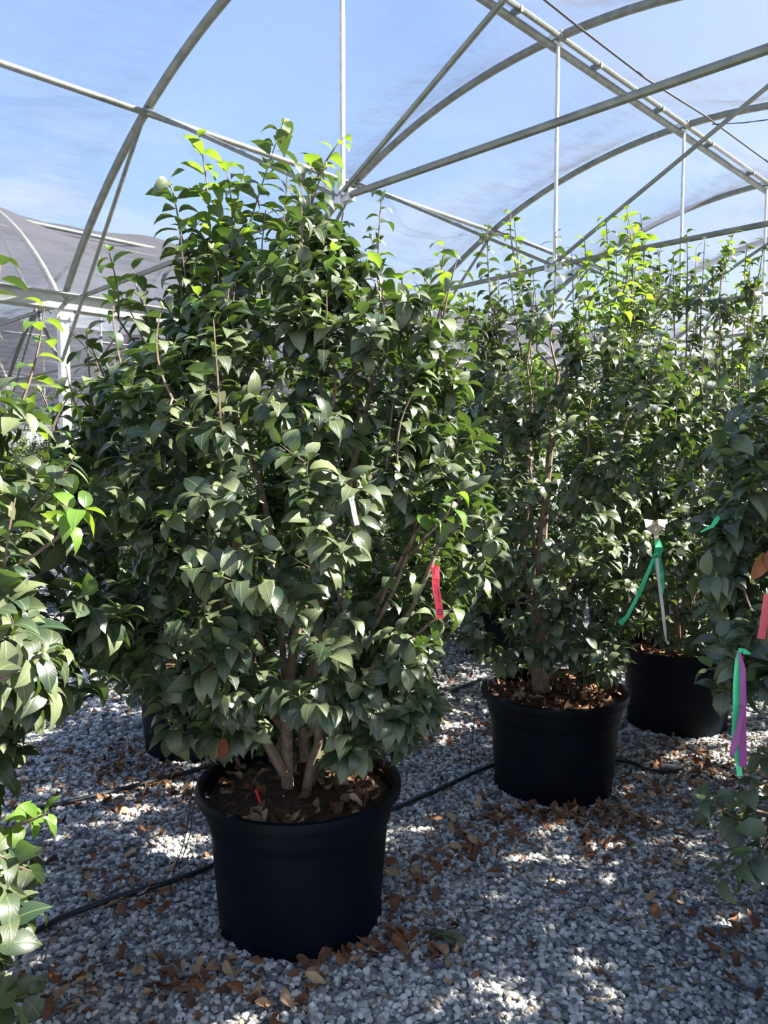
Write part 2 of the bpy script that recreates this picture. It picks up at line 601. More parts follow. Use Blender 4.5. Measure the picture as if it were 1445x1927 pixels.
def make_post(p, label, group=None):
    r = empty('gutter_post', (p[0], p[1], 0), math.atan2(LD[1], LD[0]))
    MB().box((0, 0, (EYE + H_GUT - .05) / 2), .085, .085, EYE + H_GUT - .05).build('shaft', M['post'], r, smooth=False)
    b = MB().box((0, 0, EYE + H_GUT - .085), .16, .13, .12)
    for sx in (-.05, .05):
        for sy in (-.075, .075):
            b.tube([(sx, sy - .012, EYE + H_GUT - .12), (sx, sy + .012, EYE + H_GUT - .12)], .012, 6)
    b.build('bracket', M['post'], r, smooth=False)
    return tag(r, label, 'post', group)


pp = None
for gi in range(NB + 1):
    tt = T_RIDGE - HALF + gi * 2 * HALF
    for i in range(-1 if gi == 0 else max(0, gi - 2), 9):
        p = LD * (L0 + i * LSTEP) + TD * tt
        if gi == 0 and i in (-1,): continue
        if gi == 1 and i == 0: lab, grp = 'square galvanised gutter post at left, behind the bright near camellia', None
        elif gi == 0: lab, grp = 'square galvanised post of the gutter beyond the right side', 'posts of the right gutter'
        elif gi == 1: lab, grp = 'square galvanised post of the near gutter hidden behind the camellias', 'posts of the near gutter'
        else: lab, grp = ['', '', 'grey post of the second gutter back, low behind the left post',
                          'thin grey post of the third gutter back', 'distant grey post of the fourth gutter back',
                          'distant grey post of the farthest gutter'][gi], 'posts of gutter %s back' % ['', '', 'two', 'three', 'four', 'five'][gi]
        if pp is None:
            pp = make_post(p, lab, grp); continue
        c = copy_tree(pp); c.location = (p[0], p[1], 0)
        c['label'] = lab
        if grp: c['group'] = grp
        elif 'group' in c: del c['group']

for gi in range(NB + 1):
    tt = T_RIDGE - HALF + gi * 2 * HALF
    la, lb = -2.0, 24.0
    m = MB()
    prof = [(-.15, .10), (-.15, .09), (-.085, .08), (-.085, -.045), (.085, -.045), (.085, .08), (.15, .09), (.15, .10), (.075, .10), (.075, -.035), (-.075, -.035), (-.075, .10)]
    org = LD * la + TD * tt + np.array([0, 0, EYE + H_GUT])
    end = LD * lb + TD * tt + np.array([0, 0, EYE + H_GUT])
    m.extrude(prof, org, end, TD, np.array([0, 0, 1.0]))
    go = m.build('gutter_beam', M['gutter'], smooth=False)
    tag(go, ['long steel gutter beam along the right side of the near bay',
             'long steel gutter beam on top of the square post at left',
             'pale steel gutter beam crossing low behind the left post',
             'thin pale gutter beam lower and farther behind the left post',
             'faint gutter beam far behind the left post, just above the shrubs',
             'farthest faint gutter beam behind the left post'][gi], 'gutter')

for bay in range(NB):
    tr = T_RIDGE + bay * 2 * HALF
    la, lb = (-2, 24)
    m = MB()
    m.tube([lth(la, tr + .035, H_APEX - .065), lth(lb, tr + .035, H_APEX - .065)], .031, 10)
    a = m.build('pipe', M['galv'])
    m2 = MB().tube([lth(la, tr - .035, H_APEX - .02), lth(lb, tr - .035, H_APEX - .02)], .021, 8)
    b = m2.build('pipe', M['galv'])
    r = empty('ridge_purlin', lth(la, tr, H_APEX))
    r.location.z = 0
    for x in (a, b):
        x.parent = r
        x.location = -r.location
    for k in range(-2, 18):
        lq = L0 + (k + .5) * LSTEP / 2
        cm = MB().box(lth(lq, tr - .01, H_APEX - .03), .022, .10, .045, LD, TD).build('clamp', M['galv'], r)
        cm.location = -r.location
    tag(r, ['double steel ridge pipe running down to the right with small clamps',
            'steel ridge pipe at the crest of the wavy net behind the left gutter',
            'small steel ridge pipe two bays back at left', 'distant steel ridge pipe three bays back at left',
            'distant steel ridge pipe four bays back at left'][bay], 'ridge pipe')
    for s in (1, -1):
        t_ = tr + s * J_OFF
        m = MB().tube([lth(la, t_, arc_h(J_OFF) - .055), lth(lb, t_, arc_h(J_OFF) - .055)], .025, 10)
        po = m.build('side_purlin', M['galv'])
        tag(po, {(0, 1): 'long straight steel purlin slanting from top left down behind the camellia tops',
                 (0, -1): 'straight steel purlin on the right slope of the near roof, above the picture',
                 (1, 1): 'steel purlin on the far slope of the second bay', (1, -1): 'steel purlin on the near slope of the second bay, above left gutter',
                 (2, 1): 'thin steel purlin crossing behind the left post, third bay far slope', (2, -1): 'thin steel purlin third bay near slope',
                 (3, 1): 'distant thin purlin fourth bay far slope', (3, -1): 'distant thin purlin fourth bay near slope',
                 (4, 1): 'distant thin purlin fifth bay far slope', (4, -1): 'distant thin purlin fifth bay near slope'}[(bay, s)], 'purlin')

# ---------------------------------------------------------------- shade nets, one over each bay
rs = np.random.RandomState(5)
for bay in range(NB):
    tr = T_RIDGE + bay * 2 * HALF
    nl, nt = 230, 56
    ls = np.linspace(-1.8, 23.5, nl)
    ds = np.linspace(-HALF + .10, HALF - .10, nt)
    Lg, Dg = np.meshgrid(ls, ds, indexing='ij')
    ph = ((Lg - L0) / LSTEP) % 1.0
    cellid = np.floor((Lg - L0) / LSTEP).astype(int) + 3
    amp = (rs.uniform(.18, .34, 40) + np.where(np.arange(40) > 4, .14, 0))[cellid]
    sagw = np.sin(np.pi * ph) ** 1.0
    base = H_APEX - ARC_R + np.sqrt(ARC_R ** 2 - Dg ** 2)
    edge = 1 - (np.abs(Dg) / HALF) ** 4
    if bay:                       # lifted a little between the arches, resting on the ridge pipe
        amp = amp * .55 * (1 - 1.0 * np.exp(-(Dg / 1.1) ** 2)) - .03 * np.exp(-(Dg / 1.1) ** 2)
    else:
        amp = amp * (1 - .75 * np.exp(-(Dg / .5) ** 2))
    Hh = base + .042 - sagw * amp * (.35 + .65 * edge) + .012 * np.sin(Lg * 9 + Dg * 2.1) * edge * sagw + .010 * np.sin(Dg * 14 + Lg * 1.3) * sagw
    V = LD[None, None, :] * Lg[..., None] + TD[None, None, :] * (tr + Dg)[..., None]
    V = V.copy(); V[..., 2] = EYE + Hh
    V = V.reshape(-1, 3)
    # object frame aligned with the bay so the weave streaks follow it
    I = np.arange(nl * nt).reshape(nl, nt)
    F = np.stack([I[:-1, :-1], I[1:, :-1], I[1:, 1:], I[:-1, 1:]], -1).reshape(-1, 4)
    ang = math.atan2(LD[1], LD[0])
    R = np.array([[math.cos(ang), math.sin(ang), 0], [-math.sin(ang), math.cos(ang), 0], [0, 0, 1]])
    Vl = V @ R.T
    me = npmesh('shade_net', Vl, F4=F, mats=[M['net'] if bay == 0 else M['net_old']])
    o = link('shade_net', me)
    o.rotation_euler = (0, 0, ang)
    tag(o, ['pale translucent shade net stretched over the near arches above the camellias',
            'grey shade net with wavy crest behind the left gutter beam',
            'grey shade net crest seen under the left gutter, third bay',
            'distant grey shade net band low behind the left post, fourth bay',
            'farthest grey shade net band low behind the left post'][bay], 'shade net')

# cables under the net
m = MB()
cp = []
for px, py, l in ((1015, -8, None), (1090, 52, None), (1215, 148, None), (1325, 217, None), (1445, 305, None)):
    d = ray(px, py)
    tcomp = d @ TD
    # the cable runs along the bay at t = 2.55
    s = 2.55 / tcomp
    cp.append(np.array([0, 0, EYE]) + d * s)
dirn = cp[-1] - cp[-2]
cp = [cp[0] - (cp[1] - cp[0]) * 1.5] + cp + [cp[-1] + dirn * 1.5 + np.array([0, 0, .02]), cp[-1] + dirn * 5]
m.tube(cp, .0065, 6)
tag(m.build('sagging_cable', M['wire']), 'thin black cable sagging under the net right of the ridge pipe', 'cable')
m = MB().tube([at(1340, 234, 5.6), at(1400, 231, 5.3), at(1455, 224, 5.0)], .0035, 5)
tag(m.build('short_cable', M['wire']), 'short thin black cord crossing beside the sagging cable at right edge', 'cable')


# ---------------------------------------------------------------- leaves (vectorised)
def leaf_block(P, D, U, L, Wd, droop, fold, rng, stations=5, curl=0.0):
    """P base, D direction, U approximate upper normal (all n x 3); returns V, F4, F3, UV, leaf index"""
    n = len(P)
    D = unit(D)
    S = unit(np.cross(D, U))
    Nn = unit(np.cross(S, D))
    st = np.array([0.0, .07, .20, .38, .58, .77, .91, 1.0]) if stations == 5 else np.array([0.0, .15, .42, .76, 1.0])
    wprof = np.array([0.0, .38, .80, 1.0, .93, .62, .22, 0.0]) if stations == 5 else np.array([0.0, .66, 1.0, .64, 0.0])
    k = len(st)
    wjit = 1 + rng.uniform(-.07, .07, (n, k))
    twist = rng.uniform(-.5, .5, n)
    V, UV = [], []
    petiole = .07
    for i, (s, w) in enumerate(zip(st, wprof)):
        a = droop * s ** 1.35 * 1.15
        along = L * (petiole + (1 - petiole) * s)
        x = along * np.sinc(a / np.pi * .5) * np.cos(a * .5)
        z = -along * np.sin(a * .5)
        c = P + D * x[:, None] + Nn * z[:, None]
        wl = (Wd * w * wjit[:, i] * .5)
        tw = twist * s
        sv = S * np.cos(tw)[:, None] + Nn * np.sin(tw)[:, None]
        nv = Nn * np.cos(tw)[:, None] - S * np.sin(tw)[:, None]
        lift = fold * wl
        cz = curl * np.sin(s * 7 + twist * 9) * wl * .5
        if i in (0, k - 1):
            V.append(c[:, None, :]); UV.append(np.array([[0, s]]))
        else:
            l_ = c - sv * wl[:, None] + nv * (lift + cz)[:, None]
            r_ = c + sv * wl[:, None] + nv * (lift - cz)[:, None]
            V.append(np.stack([l_, c, r_], 1)); UV.append(np.array([[-w, s], [0, s], [w, s]]))
    V = np.concatenate(V, 1)
    UV = np.concatenate(UV, 0)
    nv_ = V.shape[1]
    q, t3 = [], []
    rows = [[0]] + [[1 + 3 * j, 2 + 3 * j, 3 + 3 * j] for j in range(k - 2)] + [[1 + 3 * (k - 2)]]
    t3 += [(rows[0][0], rows[1][1], rows[1][0]), (rows[0][0], rows[1][2], rows[1][1])]
    for j in range(1, k - 2):
        a_, b_ = rows[j], rows[j + 1]
        q += [(a_[0], a_[1], b_[1], b_[0]), (a_[1], a_[2], b_[2], b_[1])]
    e = rows[-1][0]; a_ = rows[-2]
    t3 += [(a_[0], a_[1], e), (a_[1], a_[2], e)]
    off = (np.arange(n) * nv_)[:, None, None]
    F4 = (np.array(q)[None] + off).reshape(-1, 4)
    F3 = (np.array(t3)[None] + off).reshape(-1, 3)
    return V.reshape(-1, 3), F4, F3, np.tile(UV, (n, 1)), np.repeat(np.arange(n), nv_)


def leaf_tints(n, rng, kind):
    k = rng.rand(n, 1)
    if kind == 'leaf':
        a = np.array([.014, .030, .020]); b = np.array([.130, .150, .078]); v = rng.uniform(.75, 1.35, (n, 1))
        c = (a * (1 - k) + b * k) * v
    elif kind == 'young':
        a = np.array([.075, .15, .025]); b = np.array([.13, .24, .035]); v = rng.uniform(.8, 1.2, (n, 1))
        c = (a * (1 - k) + b * k) * v
    else:
        a = np.array([.26, .115, .055]); b = np.array([.11, .055, .035]); b2 = np.array([.50, .33, .19])
        c = a * (1 - k) + b * k
        s = rng.rand(n, 1) > .72
        c = np.where(s, b2 * rng.uniform(.7, 1.1, (n, 1)), c)
    return c


def leaves_mesh(name, recs, rng, kind='leaf', matk='leaf', stations=5):
    P = np.array([r[0] for r in recs]); D = np.array([r[1] for r in recs]); U = np.array([r[2] for r in recs])
    L = np.array([r[3] for r in recs])
    n = len(L)
    Wd = L * rng.uniform(.44, .57, n)
    droop = rng.uniform(.4, 1.7, n)
    fold = rng.uniform(.05, .45, n)
    V, F4, F3, UV, ix = leaf_block(P, D, U, L, Wd, droop, fold, rng, stations)
    return npmesh(name, V, F4, F3, [M[matk]], True, leaf_tints(n, rng, kind)[ix], UV)


# ---------------------------------------------------------------- camellia shrub
def smooth_path(a, b, c, n=5):
    """quadratic curve a-b-c"""
    t = np.linspace(0, 1, n)[:, None]
    return (1 - t) ** 2 * a + 2 * t * (1 - t) * b + t ** 2 * c


class Shrub:
    def __init__(self, seed, prof, n_tips, leaf=.085, per=10, n_stems=5, base_z=.42, shoots=(), limbs=(), centre=(0, 0), depth_scale=1.0, lumps=.16, stem_r=.02, stem_z=None, young=.05, buds=60, stations=5, window=None, n_auto=30, thin=.5):
        rng = self.rng = np.random.RandomState(seed)
        self.base_z = base_z
        prof = np.array(prof, float)           # z, left radius, right radius
        zmin, zmax = prof[0, 0], prof[-1, 0]
        ph = rng.uniform(0, 6.28, 6)
        cx, cy = centre

        def R(z, th):
            rl = np.interp(z, prof[:, 0], prof[:, 1]); rr = np.interp(z, prof[:, 0], prof[:, 2])
            c = np.cos(th); w = .5 + .5 * c
            r = rl * (1 - w) + rr * w
            r = r * (1 - (1 - depth_scale) * np.abs(np.sin(th)))
            return r * (1 + lumps * np.sin(3 * th + ph[0] + z * 4) * .6 + lumps * np.sin(5 * th + ph[1] - z * 7) * .5 + lumps * .6 * np.sin(z * 9 + ph[2] + th))
        # sample tips, area weighted
        tips, outs = [], []
        rmax = prof[:, 1:].max()
        while len(tips) < n_tips:
            z = rng.uniform(zmin, zmax); th = rng.uniform(-math.pi, math.pi)
            r = R(z, th)
            if rng.rand() > r / rmax * .8 + .2: continue
            fr = math.sqrt(rng.uniform(.16, 1.0))
            fr = max(fr, rng.uniform(.3, 1.05))
            o = np.array([math.cos(th), math.sin(th), 0])
            q = np.array([cx, cy, 0]) + o * r * fr
            zf_ = (z - zmin) / (zmax - zmin)
            if zf_ > .55 and rng.rand() < thin * (zf_ - .55) / .45: continue
            if any(w[2] < z < w[3] and w[0] < q[0] < w[1] and q[1] < .08 and rng.rand() < w[4] for w in (window or ())): continue
            tips.append(np.array([cx, cy, 0]) + o * r * fr + np.array([0, 0, z])); outs.append((o, (z - zmin) / (zmax - zmin), fr))
        # stems
        stems = []
        nodes, nrad = [], []
        for s in range(n_stems):
            th = 2 * math.pi * (s + rng.rand() * .6) / n_stems
            o = np.array([math.cos(th), math.sin(th), 0])
            zt = zmin + (zmax - zmin) * rng.uniform(.72, .98)
            b = o * rng.uniform(.01, .05) + np.array([0, 0, base_z - .03]) if stem_z is None else o * .015 + np.array([stem_z[0], stem_z[1], stem_z[2]])
            mid = o * rng.uniform(.12, .30) + np.array([0, 0, base_z + (zt - base_z) * .35])
            top = np.array([cx, cy, 0]) + o * R(zt * .9, th) * rng.uniform(.25, .7) + np.array([0, 0, zt])
            path = smooth_path(b, mid, top, 16)
            path[1:-1] += rng.normal(0, .012, (14, 3))
            rads = np.linspace(stem_r * rng.uniform(.7, 1.1), .0035, 16)
            stems.append((path, rads))
            nodes += list(path[2:]); nrad += list(rads[2:])
        for pth in limbs:                       # limbs seen in the photo: local points and radii
            path, rads = pth
            stems.append((np.array(path), rads)); nodes += list(np.array(path)[1:]); nrad += list(rads[1:])
        self.stems = stems
        NA = np.zeros((len(nodes) + n_tips * 6 + 500, 3)); NR = np.zeros(len(NA))
        cnt = len(nodes); NA[:cnt] = nodes; NR[:cnt] = nrad
        twigs = []
        self.leaves, self.young, self.buds = [], [], []
        order = np.argsort([t[2] * .6 + np.linalg.norm(t[:2] - np.array([cx, cy])) for t in tips])
        for k in order:
            tip = tips[k]; o, zf, fr = outs[k]
            d = tip - NA[:cnt]
            dist = np.linalg.norm(d, axis=1)
            up = d[:, 2]
            cost = dist + np.where(up < .02, .5, 0) + np.where(up < -.1, 1.0, 0) + np.where(dist < .08, .5, 0)
            j = int(np.argmin(cost))
            st = NA[j].copy()
            ln = np.linalg.norm(tip - st)
            upw = .25 + .75 * zf
            td = unit(o * (1.1 - .8 * zf) + np.array([0, 0, upw]) + rng.normal(0, .25, 3))
            mid = (st + tip) / 2 + (tip - st - td * ln) * -.0 - td * ln * .12 + o * .02
            path = smooth_path(st, mid, tip, 6)
            r0 = min(NR[j] * .8, .0022 + .006 * ln)
            rads = np.linspace(r0, .0013, 6)
            twigs.append((path, rads))
            NA[cnt:cnt + 5] = path[1:]; NR[cnt:cnt + 5] = rads[1:]; cnt += 5
            tdir = unit(path[-1] - path[-2])
            self.leafy(path, tdir, o, per, leaf, rng, rng.rand() < (young + .12) * (zf > .8), zf)
        cand = [k for k in range(n_tips) if outs[k][1] > .5 and outs[k][2] > .55]
        shoots = list(shoots)
        for q in range(n_auto):
            k = cand[rng.randint(len(cand))]
            b_ = tips[k]; o_ = outs[k][0]
            top_ = b_ + np.array([0, 0, rng.uniform(.12, .30)]) + o_ * rng.uniform(.0, .08)
            shoots.append((top_, b_, rng.randint(6, 11), rng.rand() < .35 * (outs[k][1] > .75) + young, leaf * .95))
        for s in shoots:                        # upright shoots seen against the sky
            tip, basep, nl, yg = s[:4]
            lf = s[4] if len(s) > 4 else leaf
            tip = np.array(tip); basep = np.array(basep)
            mid = (tip + basep) / 2 + rng.normal(0, .02, 3)
            path = smooth_path(basep, mid, tip, 8)
            rads = np.linspace(.0040, .0018, 8)
            d = np.linalg.norm(NA[:cnt] - basep, axis=1) + np.where(NA[:cnt, 2] > basep[2] - .05, .6, 0)
            j = int(np.argmin(d))
            lead = smooth_path(NA[j].copy(), (NA[j] + basep) / 2 - np.array([0, 0, .02]), basep, 4)
            twigs.append((np.concatenate([lead[:-1], path]), np.concatenate([np.linspace(min(NR[j], .007), .0045, 4)[:-1], rads])))
            self.leafy(path, unit(tip - basep), unit(np.array([rng.normal(), rng.normal(), 0])), nl, lf, rng, yg, .9, full=True)
        for path, rads in limbs:                # leaves along the thin ends of the limbs
            if rads[-1] < .01:
                q_ = np.array(path)[6:]
                self.leafy(q_, unit(q_[-1] - q_[-2]), unit(np.array([rng.normal(), -1.0, 0])), 16, leaf, rng, False, .6, full=True)
        self.twigs = twigs
        self.nbuds = buds
        self.stations = stations

    def leafy(self, path, tdir, o, per, leaf, rng, young, zf, full=False):
        seg = np.linalg.norm(np.diff(path, axis=0), axis=1)
        cum = np.concatenate([[0], np.cumsum(seg)])
        tot = cum[-1]
        span = tot if full else min(tot, .34)
        ga = rng.uniform(0, 6.28)
        side = unit(np.cross(tdir, [0, 0, 1.0]) + rng.normal(0, .05, 3))
        oth = np.cross(side, tdir)
        for i in range(per):
            s = tot - span * (i / per) ** (1.0 if full else .9)
            p = np.array([np.interp(s, cum, path[:, a]) for a in range(3)])
            ga += 2.4 + rng.normal(0, .35)
            rad = side * math.cos(ga) + oth * math.sin(ga)
            tipness = 1 - i / per
            if full:
                d = rad * 1.0 + tdir * (.38 + .5 * (i == 0)) + np.array([0, 0, .05]) + rng.normal(0, .15, 3)
                u = np.array([0, 0, 1.0]) + tdir * .5 + rng.normal(0, .35, 3)
            else:
                d = rad * .95 + tdir * (.25 + .35 * tipness) + o * .35 + np.array([0, 0, -.12 + .15 * zf]) + rng.normal(0, .2, 3)
                u = np.array([0, 0, 1.25]) + o * .55 + rng.normal(0, .4, 3)
            L = leaf * rng.uniform(.68, 1.15) * (.75 + .25 * min(1, i / 2))
            rec = (p, d, u, L)
            if young and i < (per if full else 5): self.young.append(rec)
            else: self.leaves.append(rec)
        self.buds.append((path[-1], tdir))

    def meshes(self):
        rng = self.rng
        out = []
        stem_meshes = []
        for path, rads in self.stems:
            stem_meshes.append(MB().tube(path, list(rads), 8).mesh('stem', M['bark']))
        tw = MB()
        for path, rads in self.twigs:
            tw.tube(path, list(rads), 4, cap=False)
        tm = tw.mesh('branches', M['twig'], smooth=False)
        fm = leaves_mesh('foliage', self.leaves, rng, 'leaf', 'leaf', self.stations)
        ym = leaves_mesh('young_leaves', self.young, rng, 'young', 'young', self.stations) if self.young else None
        bm_ = MB()
        pick = rng.permutation(len(self.buds))[:self.nbuds]
        for i in pick:
            p, d = self.buds[i]
            for q in range(rng.randint(1, 4)):
                dd = unit(d + rng.normal(0, .5, 3)); s = rng.uniform(.006, .010)
                bm_.tube([p, p + dd * s * .5, p + dd * s * 1.4, p + dd * s * 2.2, p + dd * s * 2.8], [.001, s * .6, s * .75, s * .45, .0005], 6)
        bu = bm_.mesh('flower_buds', M['bud']) if len(pick) else None
        return stem_meshes, tm, fm, ym, bu


# ---------------------------------------------------------------- pots
POT_R, POT_H = .345, .475


def pot_r(r, z, g):
    if .03 < z < .34 and r > .2:
        return r + .0022 * (1 if math.cos(g * 24) > .55 else 0)
    return r


def pot_mesh():
    m = MB()
    prof = [(0.0, .012), (.262, .012), (.268, .0), (.274, .004), (.2755, .03), (.300, .345), (.308, .350), (.309, .352), (.3165, .430), (.318, .432),
            (.3400, .436), (.3445, .440), (.3460, .462), (.3435, .472), (.336, .4765), (.328, .474), (.322, .466), (.318, .40), (.316, .38)]
    m.lathe(prof, 96, rfun=pot_r)
    for k in range(10):                        # feet around the drainage slots
        g = 2 * math.pi * (k + .5) / 10 + .3
        a = np.array([math.cos(g), math.sin(g), 0]); b = np.array([-math.sin(g), math.cos(g), 0])
        m.box(a * .271 + np.array([0, 0, .016]), .016, .055, .032, a, b)
    return m.mesh('pot', M['pot'], True, 30)


POT_MESH = pot_mesh()


def soil_mesh(seed=1):
    m = MB(); rng = np.random.RandomState(seed)
    n = 48; prof = np.linspace(0, .3185, 12)
    ph = rng.uniform(0, 6.28, 4)
    vs = []
    for r in prof:
        for k in range(n):
            g = 2 * math.pi * k / n
            z = .415 + .02 * (1 - (r / .32) ** 2) + .008 * math.sin(5 * g + ph[0] + r * 20) * (r / .32) + rng.normal(0, .0035)
            vs.append((r * math.cos(g), r * math.sin(g), z))
    fs = [(i * n + k, i * n + (k + 1) % n, (i + 1) * n + (k + 1) % n, (i + 1) * n + k) for i in range(len(prof) - 1) for k in range(n)]
    m.add(vs, fs)
    return m.mesh('soil', M['soil'])


SOIL_MESH = soil_mesh()


def dry_leaf_block(P, yaw, L, rng, flat=.4, lift=.0):
    n = len(P)
    D = np.stack([np.cos(yaw), np.sin(yaw), rng.normal(0, flat * .5, n)], 1)
    U = np.stack([rng.normal(0, flat, n), rng.normal(0, flat, n), np.where(rng.rand(n) > .5, 1.0, -1.0)], 1)
    Wd = L * rng.uniform(.35, .52, n)
    return leaf_block(P, D, U, L, Wd, rng.uniform(-1.7, 1.7, n), rng.uniform(.1, 1.3, n), rng, 5, .9)


def mulch_mesh(seed, n=230, skew=0.0):
    rng = np.random.RandomState(seed)
    r = .30 * np.sqrt(rng.uniform(.02, 1, n)); g = rng.uniform(0, 6.28, n)
    r = np.minimum(r, .29)
    P = np.stack([r * np.cos(g), r * np.sin(g), np.full(n, .440) + rng.uniform(0, .02, n)], 1)
    L = rng.uniform(.03, .075, n)
    L = np.minimum(L, (.318 - r) + .03)
    V, F4, F3, UV, ix = dry_leaf_block(P, rng.uniform(0, 6.28, n), L, rng, .3)
    V[:, 2] = np.maximum(V[:, 2], .426)
    rr = np.hypot(V[:, 0], V[:, 1]); k = np.minimum(1, .312 / np.maximum(rr, 1e-6)); V[:, 0] *= k; V[:, 1] *= k
    return npmesh('mulch', V, F4, F3, [M['dry']], True, leaf_tints(n, rng, 'dry')[ix], UV)


def potted(name_, shrub_meshes, loc, label, group=None, mulch=None, rz=0.0):
    r = empty('potted_camellia', (loc[0], loc[1], 0), rz)
    stems, tm, fm, ym, bu = shrub_meshes
    p = link('pot', POT_MESH, r)
    link('soil', SOIL_MESH, r)
    if mulch is not None:
        tag(link('leaf_mulch', mulch, r), kind='stuff')
    for s in stems: link('stem', s, r)
    link('branches', tm, r)
    link('foliage', fm, r)
    if ym: tag(link('young_leaves', ym, r), 'bright yellow-green young leaves', kind='stuff')
    if bu: tag(link('flower_buds', bu, r), kind='stuff')
    tag(r, label, 'potted shrub', group)
    return r


def loc_pts(c, lst):
    """(px, py, Y) to shrub local coordinates"""
    return [at(px, py, Y) - np.array([c[0], c[1], 0]) for px, py, Y in lst]


def sh(c, tx, ty, bx, by, Y, n, yg, lf=.092):
    n = int(n * 1.75)
    return (at(tx, ty, Y) - np.array([c[0], c[1], 0]), at(bx, by, Y) - np.array([c[0], c[1], 0]), n, yg, lf)


# --- the front shrub
C1 = (-.287, 2.55)
prof1 = [(.58, .22, .30), (.68, .34, .42), (.80, .52, .52), (1.0, .71, .60), (1.25, .72, .63), (1.5, .70, .62), (1.75, .66, .54), (1.92, .56, .46), (2.06, .44, .36), (2.2, .32, .22), (2.36, .20, .10)]
S1 = [sh(C1, 375, 262, 388, 560, 2.55, 15, True), sh(C1, 532, 232, 455, 470, 2.5, 15, False), sh(C1, 645, 262, 588, 352, 2.5, 4, True),
      sh(C1, 588, 300, 560, 520, 2.5, 13, False), sh(C1, 318, 338, 345, 520, 2.5, 13, False), sh(C1, 205, 475, 222, 600, 2.5, 7, True),
      sh(C1, 460, 322, 440, 540, 2.6, 12, False), sh(C1, 500, 395, 495, 600, 2.4, 10, True), sh(C1, 570, 385, 575, 560, 2.5, 11, True),
      sh(C1, 718, 370, 722, 640, 2.75, 13, False, .075), sh(C1, 700, 450, 735, 600, 2.75, 9, False, .07), sh(C1, 835, 465, 832, 620, 2.7, 9, True),
      sh(C1, 790, 510, 800, 640, 2.6, 9, False), sh(C1, 650, 480, 650, 640, 2.5, 9, False), sh(C1, 420, 300, 430, 500, 2.6, 9, True),
      sh(C1, 140, 735, 190, 830, 2.35, 8, True), sh(C1, 165, 640, 215, 760, 2.45, 7, False), sh(C1, 250, 510, 300, 640, 2.4, 9, False),
      sh(C1, 340, 440, 370, 640, 2.4, 10, False), sh(C1, 610, 430, 610, 600, 2.5, 10, False), sh(C1, 540, 330, 520, 520, 2.6, 10, False),
      sh(C1, 755, 520, 750, 660, 2.45, 9, True), sh(C1, 880, 560, 850, 700, 2.6, 8, False), sh(C1, 400, 470, 410, 640, 2.35, 9, True),
      sh(C1, 860, 1140, 800, 1180, 2.2, 6, False, .075), sh(C1, 855, 930, 800, 1010, 2.15, 6, True, .08)]
def limb(c, lst, r0, r1):
    p = np.array(loc_pts(c, lst))
    # resample smoothly
    n = 12
    cum = np.concatenate([[0], np.cumsum(np.linalg.norm(np.diff(p, axis=0), axis=1))])
    q = np.stack([np.interp(np.linspace(0, cum[-1], n), cum, p[:, a]) for a in range(3)], 1)
    for _ in range(2):
        q[1:-1] = (q[:-2] + q[1:-1] * 2 + q[2:]) / 4
    return q, list(np.linspace(r0, r1, n))


LB1 = [limb(C1, [(541, 1480, 2.50), (540, 1400, 2.5), (537, 1320, 2.5), (548, 1240, 2.5), (560, 1140, 2.52), (600, 1050, 2.52), (655, 930, 2.5), (690, 780, 2.55), (722, 600, 2.6)], .021, .006),
       limb(C1, [(535, 1455, 2.48), (500, 1425, 2.44), (485, 1395, 2.44), (478, 1330, 2.44), (455, 1200, 2.5), (440, 1000, 2.5), (430, 820, 2.5), (400, 650, 2.5)], .018, .006),
       limb(C1, [(575, 1430, 2.58), (572, 1380, 2.58), (560, 1330, 2.58), (600, 1200, 2.6), (720, 1130, 2.6), (760, 1060, 2.6), (800, 960, 2.62)], .022, .006),
       limb(C1, [(600, 1300, 2.6), (700, 1190, 2.4), (735, 1130, 2.36), (775, 1030, 2.36), (790, 960, 2.4)], .010, .005),
       limb(C1, [(600, 1300, 2.62), (690, 1200, 2.42), (715, 1140, 2.4), (745, 1060, 2.38), (790, 990, 2.36), (840, 920, 2.4)], .009, .004),
       limb(C1, [(560, 1400, 2.6), (640, 1330, 2.5), (745, 1205, 2.40), (790, 1120, 2.38), (830, 1020, 2.36), (850, 930, 2.4)], .012, .006),
       limb(C1, [(540, 1330, 2.5), (495, 1280, 2.5), (440, 1180, 2.5), (380, 1080, 2.45), (300, 980, 2.4)], .012, .005),
       limb(C1, [(545, 1420, 2.55), (530, 1180, 2.6), (500, 900, 2.6), (430, 780, 2.5), (372, 560, 2.5), (352, 470, 2.5)], .014, .005)]
m1 = Shrub(11, prof1, 780, leaf=.087, per=11, n_stems=3, shoots=S1, limbs=LB1, centre=(-.02, 0), depth_scale=.9, buds=150, stem_r=.017, young=.03, window=((-.20, .14, 0, .77, 1), (.20, .50, 1.0, 1.42, .75), (.0, .2, 1.15, 1.4, .5)), n_auto=46).meshes()
shrub1 = potted('front', m1, C1, 'tallest front camellia in the nearest full black pot, with red tag on a branch', mulch=mulch_mesh(21, 130))

